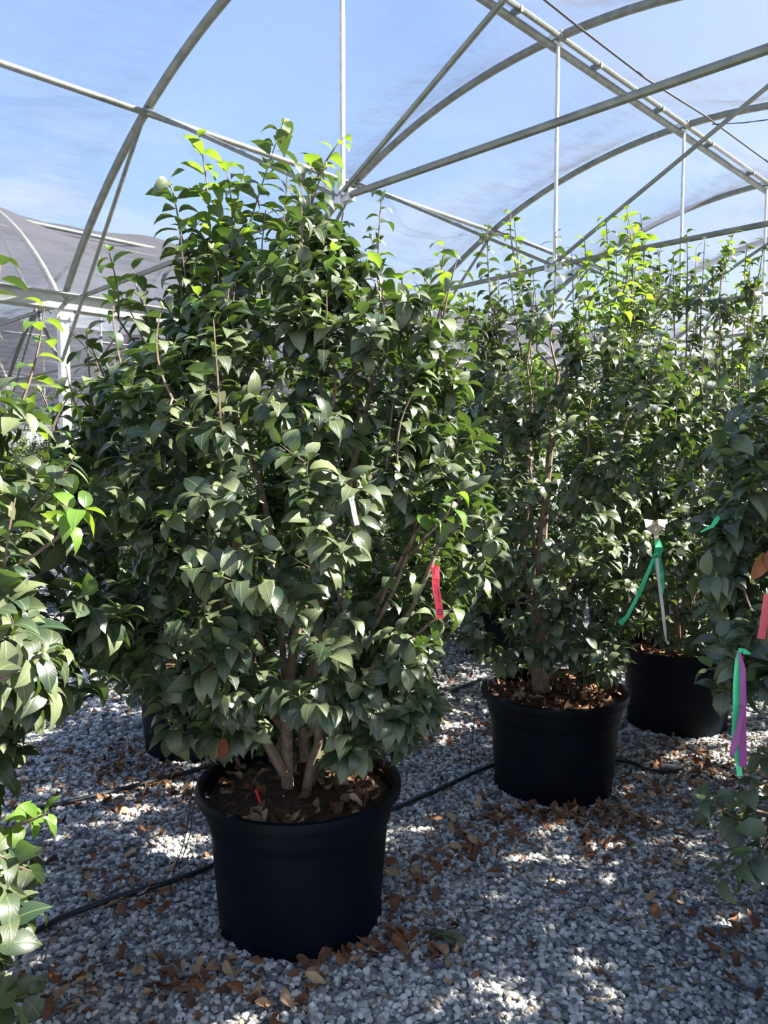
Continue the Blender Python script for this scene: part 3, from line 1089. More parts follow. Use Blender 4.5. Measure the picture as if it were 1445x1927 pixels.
# --- second shrub
C2 = (.81, 3.60)
prof2 = [(.56, .25, .32), (.72, .50, .42), (.95, .58, .56), (1.3, .56, .62), (1.7, .52, .62), (2.0, .50, .58), (2.25, .40, .48), (2.42, .28, .34)]
S2 = [sh(C2, 918, 425, 935, 640, 3.5, 15, False, .075), sh(C2, 1045, 440, 1035, 640, 3.5, 13, False, .075), sh(C2, 960, 520, 980, 660, 3.5, 9, False, .07),
      sh(C2, 1000, 500, 1010, 660, 3.6, 10, False, .07), sh(C2, 1100, 450, 1110, 620, 3.6, 12, True, .075), sh(C2, 1140, 410, 1150, 600, 3.7, 14, True, .08),
      sh(C2, 1075, 470, 1080, 620, 3.6, 9, False, .07), sh(C2, 890, 560, 905, 700, 3.4, 9, False, .07), sh(C2, 1180, 395, 1185, 600, 3.7, 15, True, .085),
      sh(C2, 1215, 440, 1210, 620, 3.7, 12, True, .08), sh(C2, 1000, 680, 1010, 760, 3.05, 5, True, .08), sh(C2, 1160, 470, 1165, 640, 3.6, 12, True, .075),
      sh(C2, 1195, 500, 1195, 650, 3.6, 10, True, .075)]
LB2 = [limb(C2, [(1020, 1300, 3.6), (1012, 1240, 3.6), (1015, 1140, 3.55), (1020, 1000, 3.5), (1035, 850, 3.5), (1050, 700, 3.5)], .034, .008), limb(C2, [(1020, 1300, 3.6), (1018, 1285, 3.6), (1014, 1262, 3.6), (1012, 1235, 3.6)], .046, .036)]
m2 = Shrub(23, prof2, 540, leaf=.078, per=11, n_stems=5, shoots=S2, limbs=LB2, centre=(0, 0), buds=50, stem_r=.014, stem_z=tuple(at(1012, 1245, 3.6) - np.array([C2[0], C2[1], 0])), young=.03, stations=5, window=((-.25, .12, 0, .70, 1),), n_auto=80, thin=.8).meshes()
shrub2 = potted('second', m2, C2, 'camellia in the second black pot, right of the front pot, leaf mulch showing', mulch=mulch_mesh(33, 230), rz=0)

# --- third shrub, and the ones behind it
C3 = (1.73, 4.46)
prof3 = [(.50, .30, .30), (.68, .56, .5), (1.0, .62, .6), (1.5, .60, .62), (2.0, .60, .6), (2.35, .52, .52), (2.6, .36, .36), (2.72, .2, .2)]
S3 = [sh(C3, x, y, x + dx, y + 190, 4.4 + dy, n, yg, .078) for x, y, dx, dy, n, yg in (
      (1292, 440, 0, 0, 12, True), (1268, 480, 4, .1, 11, False), (1340, 500, -4, 0, 11, True), (1388, 535, -8, .1, 10, True),
      (1357, 520, -3, .2, 10, False), (1240, 470, 3, -.1, 11, False), (1310, 470, 0, .2, 10, False), (1225, 520, 3, .2, 9, False),
      (1410, 560, -6, 0, 9, False), (1320, 540, 0, -.2, 9, False))]
m3 = Shrub(37, prof3, 520, leaf=.078, per=11, n_stems=9, shoots=S3, buds=30, stem_r=.012, young=.03, stations=5, n_auto=90, thin=.85).meshes()
shrub3 = potted('third', m3, C3, 'third camellia in the shaded black pot at right, beside the hanging green ribbon', mulch=mulch_mesh(35, 120))

# --- left edge, bright and near
C4 = (-1.42, 1.72)
prof4 = [(.30, .30, .56), (.6, .5, .56), (.9, .6, .60), (1.2, .6, .66), (1.45, .55, .70), (1.6, .45, .60), (1.75, .36, .44), (1.95, .28, .31), (2.1, .2, .26)]
S4 = [sh(C4, -2, 478, -30, 560, 1.6, 5, False, .07), sh(C4, 160, 960, 110, 1010, 1.62, 6, True, .075), sh(C4, 90, 1530, 10, 1560, 1.5, 7, True, .055),
      sh(C4, 80, 1230, 20, 1270, 1.45, 6, False, .085), sh(C4, 60, 1640, -20, 1600, 1.45, 6, False, .085), sh(C4, 140, 860, 60, 960, 1.7, 7, False, .08)]
m4 = Shrub(41, prof4, 720, leaf=.10, per=10, n_stems=5, shoots=S4, buds=110, stem_r=.016, young=.12).meshes()
shrub4 = potted('left', m4, C4, 'sunlit camellia cut off by the left edge of the photo, nearest on that side', mulch=mulch_mesh(36, 100))

# --- right edge, dark and near
C5 = (1.56, 2.12)
prof5 = [(.88, .40, .4), (.98, .60, .5), (1.1, .66, .65), (1.35, .60, .62), (1.55, .54, .6), (1.75, .46, .5), (2.0, .3, .3)]
S5 = [sh(C5, 1318, 1500, 1420, 1560, 2.0, 7, False, .08), sh(C5, 1345, 1660, 1430, 1610, 1.9, 6, False, .085), sh(C5, 1330, 1260, 1410, 1235, 2.0, 5, False, .085),
      sh(C5, 1320, 1090, 1400, 1110, 2.05, 8, False, .08), sh(C5, 1380, 930, 1440, 1000, 2.1, 8, False, .08), sh(C5, 1410, 780, 1450, 880, 2.1, 7, False, .08),
      sh(C5, 1410, 1650, 1460, 1560, 1.9, 4, False, .085), sh(C5, 1385, 1500, 1450, 1470, 2.0, 5, False, .08), sh(C5, 1425, 1540, 1470, 1560, 1.95, 5, False, .085),
      sh(C5, 1330, 1540, 1440, 1530, 2.05, 5, False, .075), sh(C5, 1430, 1420, 1480, 1440, 2.0, 5, False, .08), sh(C5, 1435, 1600, 1490, 1600, 1.9, 5, False, .085), sh(C5, 1350, 1300, 1440, 1280, 2.05, 6, False, .08)]
m5 = Shrub(53, prof5, 500, leaf=.086, per=10, n_stems=5, shoots=S5, buds=140, stem_r=.016, young=.0).meshes()
shrub5 = potted('right', m5, C5, 'dark shaded camellia cut off by the right edge, carrying green and purple ribbons', mulch=mulch_mesh(37, 100))

# --- shrub behind the front one at left
C6 = (-1.02, 4.12)
prof6 = [(.36, .36, .36), (.5, .52, .5), (.8, .64, .6), (1.2, .66, .62), (1.6, .62, .6), (1.9, .5, .5), (2.1, .3, .3)]
m6 = Shrub(61, prof6, 430, leaf=.08, per=10, n_stems=5, buds=10, stem_r=.015, young=.04).meshes()
shrub6 = potted('behind', m6, C6, 'dark camellia behind the front one at left, its black pot half hidden by leaves', mulch=None)

# --- general shrubs for the rest of the rows
profA = [(.45, .34, .34), (.65, .55, .52), (1.0, .62, .62), (1.5, .6, .6), (1.9, .5, .5), (2.2, .32, .32), (2.35, .15, .15)]
mA = Shrub(71, profA, 330, leaf=.088, per=9, n_stems=4, buds=0, young=.08, stations=3).meshes()
profB = [(.42, .34, .34), (.6, .5, .52), (.9, .6, .6), (1.3, .6, .55), (1.6, .48, .5), (1.85, .3, .3), (2.0, .15, .15)]
mB = Shrub(72, profB, 300, leaf=.088, per=9, n_stems=4, buds=0, young=.10, stations=3).meshes()


def merged_light(ms):
    """distant copies: the same meshes, stems as one part each"""
    return ms


ROWV = np.array([.733, .680])
COLV = np.array([-.7037, .7105])
rg = random.Random(4)
spots = [((2.62, 5.35), mA, 0.4, 'camellia behind the third pot at the right edge, only its upper stems showing', None),
         ((2.45, 3.0), mA, 1.1, 'unseen camellia added for shade beyond the right edge, next to the ribboned one', None),  # out of view, added so its shadow falls on the gravel
         ((-.05, 5.15), mA, 2.2, 'dark camellia filling the gap behind the front and second pots', None)]
protoA = potted('a', mA, spots[0][0], spots[0][3], rz=spots[0][2])
protoR = potted('r', mA, spots[1][0], spots[1][3], rz=spots[1][2])
protoB = potted('b', mB, (3.75, 4.1), 'unseen camellia added beyond the right edge to shade the gravel', 'unseen camellias added at right for shade')  # unseen here, added to cast shade; its copies fill the back rows



def place(pr, x, y, rz, label, group=None, s=1.0):
    c = copy_tree(pr)
    c.location = (x, y, 0)
    c.rotation_euler = (0, 0, rz)
    c.scale = (s, s, s)
    c['label'] = label
    if group: c['group'] = group
    elif 'group' in c: del c['group']
    return c


place(protoA, -.05, 5.15, 2.2, 'dark camellia filling the gap behind the front and second pots', s=1.0)
place(protoA, .95, 6.15, 4.0, 'dark camellia filling the gap behind the second and third pots', s=1.05)
placed = [(-.05, 5.15), (.95, 6.15), C1, C2, C3, C4, C5, C6, (2.62, 5.35), (2.5, 3.15), (2.15, 6.75), (3.55, 6.3), (3.45, 7.9), (1.5, 8.2)]
far = []
for row in range(-1, 15):
    for k in range(-8, 15):
        jx, jy = rg.uniform(-.12, .12), rg.uniform(-.12, .12)
        # rows run along the bay; wider walking aisles every second row
        base = np.array([-.05, 5.15]) + LD[:2] * (1.42 * k) + TD[:2] * (1.62 * row + (.9 if row >= 2 else 0) + (.9 if row >= 5 else 0) + (.9 if row >= 8 else 0) + (.9 if row >= 11 else 0))
        x, y = base[0] + jx, base[1] + jy
        if y < 3.2: continue
        if abs(x / y) > .62: continue
        if row == -1: continue
        if min(math.hypot(x - a, y - b) for a, b in placed) < 1.3: continue
        if y > 21: continue
        if math.hypot(x, y) < 3: continue
        if y > 11 and x > -1.5 : continue
        if row >= 1 and x > .8 and y > 8: continue
        far.append((row, x, y)); placed.append((x, y))
# keep the left walkway open where the photo shows gravel
far = [f for f in far if not (abs(f[1] / f[2] + .42) < .06 and f[2] < 7.0)]
for row, x, y in far:
    isleft = x / y < -.32
    lab = 'small distant camellia with yellowish leaves beyond the left gravel aisle' if isleft else 'camellia in the back rows, mostly hidden behind the front shrubs'
    place(protoB if (row % 3 or isleft) else protoA, x, y, rg.uniform(0, 6.28), lab,
          'distant camellias beyond the left aisle' if isleft else 'back-row camellias behind the front shrubs', rg.uniform(.9, 1.05))
for k, (kx, ky) in enumerate([(2.15, 6.75), (3.55, 6.3), (3.45, 7.9), (1.5, 8.2)]):
    place(protoA, kx, ky, k * 1.3, 'camellia behind the third one, thin upright stems against the sky at right', 'camellias behind the third pot', 1.12)

for k, (kx, ky, sc_) in enumerate([(1.85, 1.0, 1.0), (2.72, 2.05, 1.2), (3.05, .75, 1.2), (3.95, 1.7, 1.2), (4.0, 3.1, 1.2)]):  # extra shrubs out of view, put in to keep sun off the gravel
    place(protoA, kx, ky, k * 2.1 + .5, 'unseen camellia added beyond the right edge to shade the gravel', 'unseen camellias added at right for shade', sc_)

# ---------------------------------------------------------------- gravel stones
def ico():
    p = (1 + 5 ** .5) / 2
    v = np.array([(-1, p, 0), (1, p, 0), (-1, -p, 0), (1, -p, 0), (0, -1, p), (0, 1, p), (0, -1, -p), (0, 1, -p), (p, 0, -1), (p, 0, 1), (-p, 0, -1), (-p, 0, 1)], float)
    f = np.array([(0, 11, 5), (0, 5, 1), (0, 1, 7), (0, 7, 10), (0, 10, 11), (1, 5, 9), (5, 11, 4), (11, 10, 2), (10, 7, 6), (7, 1, 8), (3, 9, 4), (3, 4, 2), (3, 2, 6), (3, 6, 8), (3, 8, 9), (4, 9, 5), (2, 4, 11), (6, 2, 10), (8, 6, 7), (9, 8, 1)])
    return unit(v), f


def stones(n, xyfun, seed, smin, smax):
    rng = np.random.RandomState(seed)
    v0, f0 = ico()
    xy = xyfun(n, rng); n = len(xy)
    A = rng.normal(size=(n, 3, 3)); Q, _ = np.linalg.qr(A)
    S = rng.uniform(smin, smax, (n, 1)) * np.stack([rng.uniform(.8, 1.3, n), rng.uniform(.65, 1.0, n), rng.uniform(.45, .8, n)], 1)
    # mostly lying flat: yaw + small tilt
    yaw = rng.uniform(0, 6.28, n); c, s = np.cos(yaw), np.sin(yaw); z = np.zeros(n); o = np.ones(n)
    Rz = np.stack([np.stack([c, -s, z], 1), np.stack([s, c, z], 1), np.stack([z, z, o], 1)], 1)
    tl = rng.normal(0, .45, n); c, s = np.cos(tl), np.sin(tl)
    Rx = np.stack([np.stack([o, z, z], 1), np.stack([z, c, -s], 1), np.stack([z, s, c], 1)], 1)
    R = Rz @ Rx
    jit = v0[None] * (1 + rng.uniform(-.28, .28, (n, 12, 1)))
    loc = np.einsum('nij,nvj->nvi', Q, jit)
    loc = loc * S[:, None, :]
    V = np.einsum('nij,nvj->nvi', R, loc)
    V[:, :, :2] += xy[:, None, :]
    V[:, :, 2] += (rng.uniform(.0, .010, n))[:, None]
    F = (f0[None] + (np.arange(n) * 12)[:, None, None]).reshape(-1, 3)
    k = rng.rand(n, 1)
    col = np.array([.145, .146, .150]) * (1 - k ** 1.4) + np.array([.74, .72, .68]) * k ** 1.4
    light = rng.rand(n, 1) > .90
    col = np.where(light, np.array([.62, .61, .57]) * rng.uniform(.8, 1.1, (n, 1)), col)
    brown = rng.rand(n, 1) > .95
    col = np.where(brown, np.array([.25, .19, .135]), col)
    V = V.reshape(-1, 3)
    return npmesh('gravel', V, None, F, [M['stone']], False, np.repeat(col, 12, 0))


def near_xy(n, rng):
    y = 1.75 + (4.3 - 1.75) * rng.rand(n * 2) ** 1.0
    x = rng.uniform(-1, 1, n * 2) * (4.3 * .56 + .3)
    k = np.abs(x) < y * .53 + .3
    for c in (C1, C2, C3, C6):
        k &= np.hypot(x - c[0], y - c[1]) > .25
    return np.stack([x[k], y[k]], 1)[:n]


def far_xy(n, rng):
    y = 4.2 + 4.3 * rng.rand(n * 2)
    x = rng.uniform(-1, 1, n * 2) * 4.4
    k = (np.abs(x) < y * .53)
    k &= ~((x > -.9) & (y > 6.5))
    return np.stack([x[k], y[k]], 1)[:n]


tag(link('gravel', stones(42000, near_xy, 9, .0085, .0155)), 'grey crushed stone gravel spread under the pots', 'gravel', kind='stuff')
tag(link('gravel', stones(15000, far_xy, 10, .014, .024)), 'grey gravel farther back between the rows of pots', 'gravel', kind='stuff')

# ---------------------------------------------------------------- fallen leaves
rng = np.random.RandomState(77)
variants = []
for v in range(12):
    V, F4, F3, UV, ix = dry_leaf_block(np.zeros((1, 3)), np.array([0.0]), np.array([.075]), rng, .3)
    V[:, 2] -= V[:, 2].min()
    V[:, 2] *= .6
    variants.append(npmesh('fallen_leaf', V, F4, F3, [M['dry']], True, leaf_tints(1, rng, 'dry')[ix], UV))
clusters = [(780, 1660, 60, 45, 14), (850, 1610, 60, 40, 8), (690, 1760, 50, 30, 16), (610, 1800, 50, 14, 7), (560, 1840, 90, 25, 3), (1060, 1535, 90, 14, 22), (1150, 1500, 40, 40, 8), (1110, 1590, 70, 40, 16),
            (1230, 1480, 90, 50, 20), (1330, 1450, 80, 40, 22), (900, 1600, 80, 60, 12), (350, 1860, 90, 40, 16), (520, 1870, 80, 40, 9), (80, 1880, 90, 40, 12),
            (250, 1700, 80, 30, 12), (160, 1650, 60, 40, 6), (230, 1500, 110, 40, 20), (330, 1480, 60, 25, 12), (250, 1420, 60, 30, 8), (1200, 1650, 150, 80, 9), (1400, 1780, 40, 60, 8),
            (1280, 1560, 100, 50, 12), (800, 1780, 60, 40, 9), (960, 1560, 60, 40, 8), (830, 1370, 60, 40, 12), (180, 1250, 80, 50, 14), (1050, 1800, 200, 80, 8), (300, 1600, 60, 40, 6)]
cnt = 0
bases = [(C1, .285), (C2, .285), (C3, .285), (C6, .285)]
for (px, py, sx, sy, n) in clusters:
    for _ in range(n):
        if cnt >= 300: break
        for tries in range(12):
            p = gnd(px + rng.normal(0, sx * .6), py + rng.normal(0, sy * .6))
            if all(math.hypot(p[0] - c[0], p[1] - c[1]) > r + .03 for c, r in bases) and p[1] < 9: break
        o = link('fallen_leaf', variants[rng.randint(12)])
        o.location = (p[0], p[1], .010 + rng.uniform(0, .006))
        o.rotation_euler = (rng.normal(0, .25), rng.normal(0, .25), rng.uniform(0, 6.28))
        s = rng.uniform(.75, 1.25); o.scale = (s, s, s)
        tag(o, 'dry curled brown leaf fallen on the grey gravel', 'fallen leaf', 'brown leaves fallen on the gravel')
        cnt += 1
# the uncounted rest, small bits and leaves farther off
cl = []
for (px, py, sx, sy, n) in clusters + [(100, 1130, 60, 60, 25), (300, 1300, 120, 40, 25), (830, 1300, 60, 30, 30), (880, 1400, 60, 60, 20), (1300, 1430, 120, 40, 70), (200, 1440, 130, 40, 70), (1060, 1540, 100, 12, 40)]:
    for _ in range(int(n * 2.6)):
        p = gnd(px + rng.normal(0, sx * .9), py + rng.normal(0, sy * .8))
        if all(math.hypot(p[0] - c[0], p[1] - c[1]) > r + .02 for c, r in bases) and p[1] < 9:
            cl.append(p)
cl = np.array(cl); n = len(cl); cl[:, 2] = .014 + rng.uniform(0, .006, n)
V, F4, F3, UV, ix = dry_leaf_block(cl, rng.uniform(0, 6.28, n), rng.uniform(.025, .07, n), rng, .35)
V[:, 2] = np.maximum(V[:, 2], .006)
tag(link('leaf_litter', npmesh('leaf_litter', V, F4, F3, [M['dry']], True, leaf_tints(n, rng, 'dry')[ix], UV)), 'crumbled brown leaf litter scattered over the gravel', 'leaf litter', kind='stuff')

# green sprig and single green leaves on the gravel
rng = np.random.RandomState(5)
p = gnd(830, 1775)
recs = [(np.array([0, 0, .02]), np.array([math.cos(a), math.sin(a), .12]), np.array([0, 0, 1.0]), L) for a, L in ((2.6, .085), (1.7, .06), (-.3, .095), (.15, .08), (-.7, .09), (3.4, .06))]
sp_ = empty('green_sprig', (p[0], p[1], .012))
link('leaves', leaves_mesh('leaves', recs, rng), sp_)
MB().tube([(-.04, .01, .012), (0, 0, .02), (.05, -.01, .012)], .002, 5).build('twig', M['twig'], sp_)
tag(sp_, 'broken green camellia sprig lying on the gravel right of the front pot', 'sprig')
for px, py, lab, s in ((1188, 1603, 'single small bright green leaf lying on gravel in front of the second pot', .045), (772, 1652, 'small green leaf lying on gravel just right of the front pot', .035)):
    p = gnd(px, py)
    me = leaves_mesh('green_leaf', [(np.zeros(3), np.array([.3, 1, .1]), np.array([0, 0, 1.0]), s)], rng, 'young', 'young')
    o = link('green_leaf', me); o.location = (p[0], p[1], .024)
    tag(o, lab, 'leaf')

# ---------------------------------------------------------------- hoses
def hose(pts, r, name, label, cat, z=.012, matk='hose'):
    P = [gnd(x, y) for x, y in pts]
    P = np.array(P); P[:, 2] = z + r
    cum = np.concatenate([[0], np.cumsum(np.linalg.norm(np.diff(P, axis=0), axis=1))])
    q = np.stack([np.interp(np.linspace(0, cum[-1], 40), cum, P[:, a]) for a in range(3)], 1)
    for _ in range(4): q[1:-1] = (q[:-2] + 2 * q[1:-1] + q[2:]) / 4
    return tag(MB().tube(q, r, 10).build(name, M[matk], None), label, cat)


hose([(-160, 1860), (-60, 1815), (20, 1790), (120, 1735), (250, 1690), (330, 1668), (400, 1640), (470, 1605)], .0105, 'irrigation_hose', 'thick black irrigation hose on the gravel running left from the front pot', 'hose')
hose([(690, 1545), (745, 1530), (830, 1492), (885, 1465), (925, 1448), (980, 1425)], .010, 'irrigation_hose', 'black irrigation hose between the front pot and the second pot', 'hose')
hose([(60, 1530), (110, 1523), (170, 1508), (250, 1488), (350, 1462), (420, 1440)], .010, 'irrigation_hose', 'black irrigation hose among dry leaves behind the front pot at left', 'hose')
hose([(-20, 1368), (60, 1348), (130, 1330), (200, 1305), (280, 1280)], .011, 'irrigation_hose', 'black hose crossing the gravel at left, farthest back of the hoses', 'hose')
hose([(820, 1318), (860, 1302), (905, 1285), (960, 1262)], .011, 'irrigation_hose', 'short visible black hose behind the rim of the second pot', 'hose')


def thin(pts3, name, label, r=.0016):
    return tag(MB().tube(pts3, r, 5).build(name, M['wire']), label, 'drip line')


gp = lambda x, y, z=.02: gnd(x, y, z)
thin([gp(322, 1672), at(326, 1640, 2.42), at(345, 1590, 2.36), at(352, 1560, 2.32), at(360, 1500, 2.34), at(366, 1462, 2.4)], 'drip_line', 'thin black drip tube rising from the thick hose to the front pot rim')
thin([gp(335, 1668), at(338, 1630, 2.40), at(358, 1570, 2.32), at(362, 1530, 2.33), at(371, 1490, 2.36), at(374, 1462, 2.45)], 'drip_line', 'second thin black drip tube looping beside the front pot')
thin([gp(85, 1765), at(110, 1735, 2.42), at(140, 1722, 2.45), gp(158, 1728)], 'drip_line', 'thin black wire arching over the gravel beside the thick hose')
thin([gp(884, 1462), at(888, 1400, 3.4), at(893, 1350, 3.42), at(898, 1318, 3.5)], 'drip_line', 'thin black drip tube hanging straight at the left of the second pot', .0022)
thin([gp(-8, 1725), gp(12, 1755), gp(25, 1785)], 'drip_line', 'thin black wire on gravel at the left edge')
thin([gp(1350, 1838), gp(1400, 1862), gp(1455, 1878)], 'drip_line', 'thin dark twig-like wire on gravel at the lower right edge')

# black plastic strip
m = MB()
P = [gnd(x, y) for x, y in ((1150, 1436), (1180, 1443), (1210, 1452), (1245, 1455), (1282, 1452))]
wds = [.018, .025, .028, .05, .05]
vs = []
for i, (p, w) in enumerate(zip(P, wds)):
    for s, z in ((-1, .022), (1, .022), (1, .034), (-1, .034)):
        vs.append((p[0] + (0 if i < 4 else .01 * s), p[1] + s * w, z + .006 * math.sin(i * 2.1 + s)))
m.add(vs, [(i * 4 + k, i * 4 + (k + 1) % 4, i * 4 + 4 + (k + 1) % 4, i * 4 + 4 + k) for i in range(4) for k in range(4)] + [(0, 3, 2, 1), (16, 17, 18, 19)])
tag(m.build('plastic_strip', M['hose'], smooth=False), 'flat black plastic strip lying on gravel right of the second pot', 'strip')


# ---------------------------------------------------------------- ribbons and tags
def ribbon(mb, pts, width, thick=.0006, twist=None, side=None):
    pts = [np.asarray(p, float) for p in pts]
    n = len(pts)
    vs = []
    for i, p in enumerate(pts):
        t = unit(pts[min(i + 1, n - 1)] - pts[max(i - 1, 0)])
        s = np.array([1.0, .15, 0]) if side is None else np.array(side, float)
        s = unit(s - t * s.dot(t)); nn = np.cross(t, s)
        a = 0 if twist is None else twist[i]
        s2 = s * math.cos(a) + nn * math.sin(a); n2 = np.cross(t, s2)
        w = width if np.isscalar(width) else width[i]
        for u, v in ((-1, -1), (1, -1), (1, 1), (-1, 1)):
            vs.append(p + s2 * u * w / 2 + n2 * v * thick / 2)
    fs = [(i * 4 + k, i * 4 + (k + 1) % 4, i * 4 + 4 + (k + 1) % 4, i * 4 + 4 + k) for i in range(n - 1) for k in range(4)]
    fs += [(3, 2, 1, 0), tuple(4 * (n - 1) + k for k in range(4))]
    mb.add(vs, fs)
    return mb


# red tag on the branch of the front shrub
YT = 2.08
rt = empty('red_plant_tag', at(820, 1068, YT))
org = np.array(rt.location)


def rel(px, py, Y=YT): return at(px, py, Y) - org


m = ribbon(MB(), [rel(819, 1086), rel(821, 1110), rel(825, 1135), rel(829, 1165)], .0205)
m.build('strip', M['red_tag'], rt, smooth=False)
m = MB(); ribbon(m, [rel(817, 1067), rel(818, 1076), rel(820, 1088)], [.021, .019, .013], twist=[.3, .1, 0]); ribbon(m, [rel(824, 1066), rel(823, 1076), rel(821, 1090)], [.012, .012, .02], twist=[-.4, -.2, 0])
m.tube([rel(812, 1068), rel(816, 1064, YT + .02), rel(822, 1066, YT + .03), rel(826, 1070, YT + .01)], .004, 6)
m.build('knot', M['red_tag'], rt, smooth=False)
ink = MB()
rr = random.Random(3)
for k in range(17):
    y = 1090 + k * 3.4
    for dx in ((-3.0, 1.935) if k < 8 else (2.2,)):
        if k in (14, 16): continue
        x = 819 + (y - 1086) * .125 + dx
        ink.box(rel(x, y, YT - .003), .0022 + rr.random() * .001, .0004, .0022 + rr.random() * .0022)
for (dx, dy) in ((-3, 0), (0, 0), (3, 0), (-3, 4), (0, 3), (3, 4), (-3, 8), (0, 8), (3, 8), (-3, 2), (3, 6)):
    ink.box(rel(828 + dx, 1148 + dy, YT - .003), .0035, .0004, .0016)
for dx in (-4.3, 4.3):
    ink.box(rel(828 + dx, 1152, YT - .003), .0012, .0004, .0145)
for dy in (-5, 5.2):
    ink.box(rel(828, 1152 + dy, YT - .003), .0130, .0004, .0010)
ink.build('printed_marks', M['tag_ink'], rt, smooth=False)
tag(rt, 'bright red paper tag tied to a thin branch on the front camellia, right side', 'plant tag')

# white tag
wt_ = empty('white_plant_tag', at(662, 938, 1.92)); org = np.array(wt_.location)
ribbon(MB(), [rel(660, 936, 1.92), rel(664, 950, 1.92), rel(667, 968, 1.92), rel(672, 988, 1.92)], .0125).build('strip', M['white_tape'], wt_, smooth=False)
MB().tube([rel(657, 936, 1.92), rel(660, 932, 1.935), rel(665, 935, 1.935), rel(663, 940, 1.92)], .003, 6).build('knot', M['cream'], wt_)
tag(wt_, 'narrow white tag tied to a thick branch in the middle of the front camellia', 'plant tag')

# green ribbon pair on the third shrub, with pale bow
YR = 3.0
gr = empty('green_ribbon', at(1235, 1045, YR)); org = np.array(gr.location)
R_ = lambda x, y, d=0: rel(x, y, YR + d)
ribbon(MB(), [R_(1230, 1050), R_(1218, 1080), R_(1205, 1110), R_(1193, 1135), R_(1180, 1160), R_(1166, 1174)], [.012, .014, .02, .013, .016, .024], twist=[.8, .4, .1, .7, .2, .1]).build('tail', M['green_tape'], gr, smooth=False)
ribbon(MB(), [R_(1236, 1050), R_(1241, 1075), R_(1245, 1105), R_(1244, 1125)], [.030, .032, .022, .008], twist=[.3, .1, .5, .9]).build('tail', M['green_tape'], gr, smooth=False)
m = MB(); ribbon(m, [R_(1236, 1015), R_(1240, 1030, -.02), R_(1236, 1050)], [.02, .032, .03], twist=[.5, 0, .2]); m.tube([R_(1228, 1046), R_(1235, 1042, -.02), R_(1242, 1046)], .006, 6)
m.build('knot', M['green_tape'], gr, smooth=False)
tag(gr, 'shiny green ribbon with two long tails hanging between second and third pots', 'ribbon')
wr = empty('white_ribbon', at(1236, 1050, YR - .02)); org = np.array(wr.location)
m = ribbon(MB(), [rel(1236, 1050, YR - .03), rel(1240, 1095, YR - .03), rel(1246, 1140, YR - .03), rel(1251, 1185, YR - .03), rel(1253, 1204, YR - .03), rel(1258, 1212, YR - .03)], [.011, .012, .012, .012, .005, .010], twist=[.3, .2, .5, .1, 1.1, .2])
m.build('tail', M['white_tape'], wr, smooth=False)
tag(wr, 'long thin white ribbon hanging next to the green tails', 'ribbon')
bw = empty('cream_bow', at(1233, 990, YR)); org = np.array(bw.location)
m = MB()
for s in (-1, 1):
    ribbon(m, [rel(1233, 1006, YR), rel(1233 + s * 12, 990, YR - .03), rel(1233 + s * 13, 978, YR), rel(1233 + s * 4, 985, YR + .02), rel(1233, 1004, YR)], [.012, .028, .034, .028, .012])
m.build('loops', M['cream'], bw, smooth=False)
ribbon(MB(), [rel(1233, 1002, YR), rel(1235, 1012, YR - .01), rel(1238, 1022, YR)], [.014, .02, .014]).build('tail', M['cream'], bw, smooth=False)
tag(bw, 'cream coloured bow tied in the leaves above the green ribbon', 'bow')
gs = empty('green_ribbon', at(1346, 978, 2.06)); org = np.array(gs.location)
ribbon(MB(), [rel(1352, 972, 2.06), rel(1347, 980, 2.06), rel(1340, 990, 2.07), rel(1318, 1001, 2.09)], [.010, .014, .010, .004], twist=[0, .3, .6, .9]).build('tail', M['green_tape'], gs, smooth=False)
tag(gs, 'small scrap of green ribbon high in the dark right camellia', 'ribbon')

# ribbons on the right edge shrub
YE = 1.62
gg = empty('green_ribbon', at(1388, 1240, YE)); org = np.array(gg.location)
E_ = lambda x, y, d=0: rel(x, y, YE + d)
ribbon(MB(), [E_(1388, 1238), E_(1386, 1290), E_(1385, 1340), E_(1382, 1385), E_(1387, 1420), E_(1392, 1460)], [.010, .0165, .015, .013, .012, .012], twist=[.4, .1, .2, .4, .2, .1]).build('tail', M['green_tape'], gg, smooth=False)
ribbon(MB(), [E_(1412, 1230), E_(1400, 1226, -.01), E_(1393, 1222), E_(1388, 1240)], [.004, .012, .009, .009], side=(0, .2, 1)).build('knot', M['green_tape'], gg, smooth=False)
tag(gg, 'green flagging ribbon hanging from the right edge camellia, left of the purple one', 'ribbon')
pg = empty('purple_ribbon', at(1393, 1235, YE)); org = np.array(pg.location)
ribbon(MB(), [E_(1391, 1228, -.01), E_(1398, 1260, -.01), E_(1398, 1320, -.01), E_(1397, 1380, -.01), E_(1398, 1442, -.01)], [.006, .011, .014, .0165, .0175], twist=[.5, .3, .1, 0, 0]).build('tail', M['purple_tape'], pg, smooth=False)
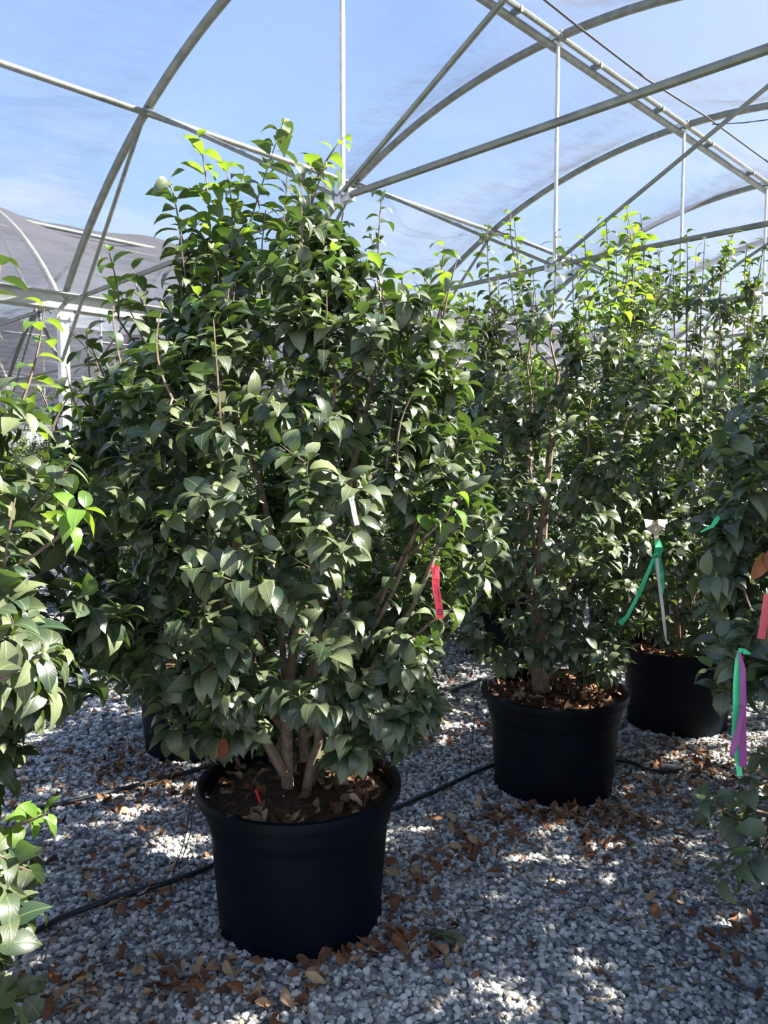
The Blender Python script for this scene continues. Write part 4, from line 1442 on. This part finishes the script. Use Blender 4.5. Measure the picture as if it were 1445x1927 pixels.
ribbon(MB(), [E_(1396, 1330, -.014), E_(1390, 1370, -.016), E_(1382, 1400, -.02), E_(1377, 1422, -.02)], [.010, .012, .014, .010], twist=[0, .1, .2, .1]).build('tail', M['purple_tape'], pg, smooth=False)
tag(pg, 'purple flagging ribbon hanging beside the green one at the right edge', 'ribbon')
pk = empty('pink_ribbon', at(1440, 1120, 1.75)); org = np.array(pk.location)
ribbon(MB(), [rel(1443, 1118, 1.75), rel(1440, 1150, 1.75), rel(1432, 1202, 1.75)], [.014, .018, .020], twist=[.3, .1, 0]).build('tail', M['pink_tape'], pk, smooth=False)
ribbon(MB(), [rel(1443, 1118, 1.77), rel(1450, 1150, 1.76), rel(1452, 1205, 1.77)], [.014, .018, .020], twist=[-.3, .1, 0]).build('tail', M['pink_tape'], pk, smooth=False)
tag(pk, 'pink flagging ribbon with notched ends cut by the right edge', 'ribbon')

# red stake in the soil and pale chunk
rk = MB()
a_, b_ = at(481, 1486, 2.36), at(490, 1512, 2.345)
rk.tube([a_, b_], .0045, 6)
tag(rk.build('plastic_stake', M['red_stake']), 'small red plastic stake stuck in the soil of the front pot', 'stake')

# a few dead brown leaves still in the shrub
rng = np.random.RandomState(8)
for (px, py, Y, lab) in ((415, 1410, 2.25, 'dead orange-brown leaf hanging low in the front camellia above the pot rim'), (456, 1062, 1.98, 'dead orange leaf caught in the middle left of the front camellia'),
                         (1436, 1065, 1.9, 'dead reddish brown leaf in the dark right edge camellia')):
    p = at(px, py, Y)
    V, F4, F3, UV, ix = leaf_block(np.array([[0, 0, .04], [.01, 0, .045]]), np.array([[-.3, -.3, -1.0], [.15, -.3, -1.0]]), np.array([[.2, -1, .2], [-.3, -1, .1]]), np.array([.085, .075]), np.array([.04, .035]), np.array([.6, -.4]), np.array([.5, .7]), rng, 5, .4)
    me = npmesh('dead_leaf', V, F4, F3, [M['dry']], True, np.array([[.30, .12, .045], [.24, .09, .04]])[ix], UV)
    o = link('dead_leaf', me); o.location = tuple(p)
    tag(o, lab, 'dead leaf')
